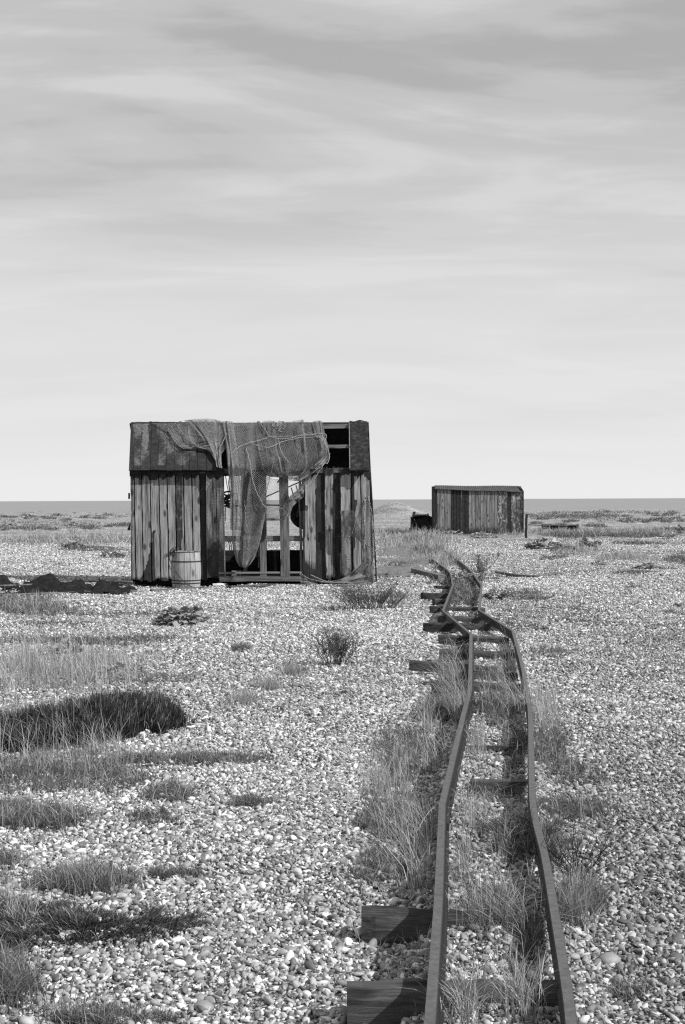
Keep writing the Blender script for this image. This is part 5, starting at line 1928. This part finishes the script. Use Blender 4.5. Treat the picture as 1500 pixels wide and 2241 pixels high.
# ------------------------------------------------------------ rusting winch engine left of the shed
E = thing('winch_engine', 'rusting black winch engine standing left of the small shed', 'winch', P(920, 1160, 72))
YE = 72.0
def EQ(px, py, dy=0.0): return P(px, py, YE + dy)
mb = MB()
c0 = EQ(921, 1140); rr_ = .30
th = np.linspace(0, 2 * math.pi, 20)
tube(mb, [EQ(908, 1141), EQ(914, 1141), EQ(930, 1141), EQ(934, 1141)], [.30, .36, .36, .32], 16)
mb.build('drum', M['iron'], E)
for s_, px in ((0, 905), (1, 937)):
    mb = MB()
    cc = EQ(px, 1143)
    tube(mb, np.stack([cc[0] + 0 * th, cc[1] + .42 * np.cos(th), cc[2] + .42 * np.sin(th)], -1), .045, 6)
    for k in range(6):
        a = k * math.pi / 3
        beam(mb, cc, cc + np.array([0, .42 * math.cos(a), .42 * math.sin(a)]), .04, .04)
    mb.build('flywheel', M['iron'], E)
mb = MB()
tube(mb, [EQ(906.5, 1135), EQ(907, 1128), EQ(907, 1120)], [.09, .07, .08], 10)
mb.build('exhaust_pipe', M['iron'], E)
mb = MB(); tube(mb, [EQ(932, 1130), EQ(932, 1125)], [.05, .05], 8); mb.build('filler_cap', M['iron'], E)
mb = MB(); tube(mb, [EQ(913, 1131), EQ(913, 1124)], [.03, .03], 8); mb.build('lever', M['iron'], E)
mb = MB()
beam(mb, EQ(897, 1159), EQ(946, 1159), .9, .16, tone=.2)
beam(mb, EQ(900, 1159), EQ(901, 1131), .05, .7, up=(0, 1, 0))
mb.build('bed_frame', M['iron'], E)
mb = MB()
a = EQ(928, 1158); b_ = EQ(946, 1131)
xs_ = (a[0], b_[0]); zs_ = (a[2], b_[2])
beam(mb, ((xs_[0] + xs_[1]) / 2, YE, zs_[0]), ((xs_[0] + xs_[1]) / 2, YE, zs_[1]), xs_[1] - xs_[0], .7, up=(0, 1, 0))
V = [EQ(899, 1134, -.3), EQ(910, 1129, -.3), EQ(928, 1128, -.3), EQ(940, 1130, -.3), EQ(946, 1133, -.3)]
for p, q in zip(V[:-1], V[1:]):
    beam(mb, p, q, .6, .05)
mb.build('engine_cover', M['iron'], E)

# post and low rail right of the shed
pb = gnd(1151, 1178)
mb = MB(); beam(mb, pb - [0, 0, .1], P(1153, 1126, pb[1]), .10, .10, up=(0, 1, 0), tone=.2, tar=.6, seg=8, jit=.004)
tag(mb.build('leaning_post', M['post']), 'dark lone timber post standing right of the small shed', 'post')
lr = thing('low_trough', 'long low dark timber trough lying in the grass beyond the post', 'trough', P(1210, 1158, 74))
Yt = 74.0
mb = MB(); beam(mb, P(1156, 1149, Yt), P(1266, 1149, Yt), .08, .06, tone=.4, tar=.3, seg=8, jit=.006); mb.build('top_rail', M['beam'], lr)
mb = MB(); beam(mb, P(1186, 1155, Yt + .1), P(1266, 1155, Yt + .1), .05, .22, tone=.3, tar=.7, seg=4); mb.build('side_board', M['beam'], lr)
mb = MB(); beam(mb, P(1189, 1156, Yt - .05), P(1189, 1148, Yt - .05), .06, .06, up=(0, 1, 0)); mb.build('leg', M['post'], lr)
mb = MB(); beam(mb, P(1266, 1160, Yt - .05), P(1266, 1147, Yt - .05), .07, .07, up=(0, 1, 0)); mb.build('leg', M['post'], lr)
mb = MB(); beam(mb, P(1185, 1147.3, Yt + .05), P(1208, 1147.8, Yt + .05), .05, .05); mb.build('top_rail', M['beam'], lr)

# scrap of white litter on the kale
c = gnd(1214, 1200) + np.array([0, -.1, .22])
mb = MB().add([c + [-.07, 0, .12], c + [.02, 0, .14], c + [.09, .02, -.08], c + [0, .01, -.12], c + [-.07, .02, .12], c + [.02, .02, .14], c + [.09, .04, -.08], c + [0, .03, -.12]],
              [(0, 1, 2, 3), (7, 6, 5, 4), (0, 4, 5, 1), (1, 5, 6, 2), (2, 6, 7, 3), (3, 7, 4, 0)])
tag(mb.build('litter_scrap', M['white']), 'white scrap of plastic litter caught on the dark kale', 'litter')
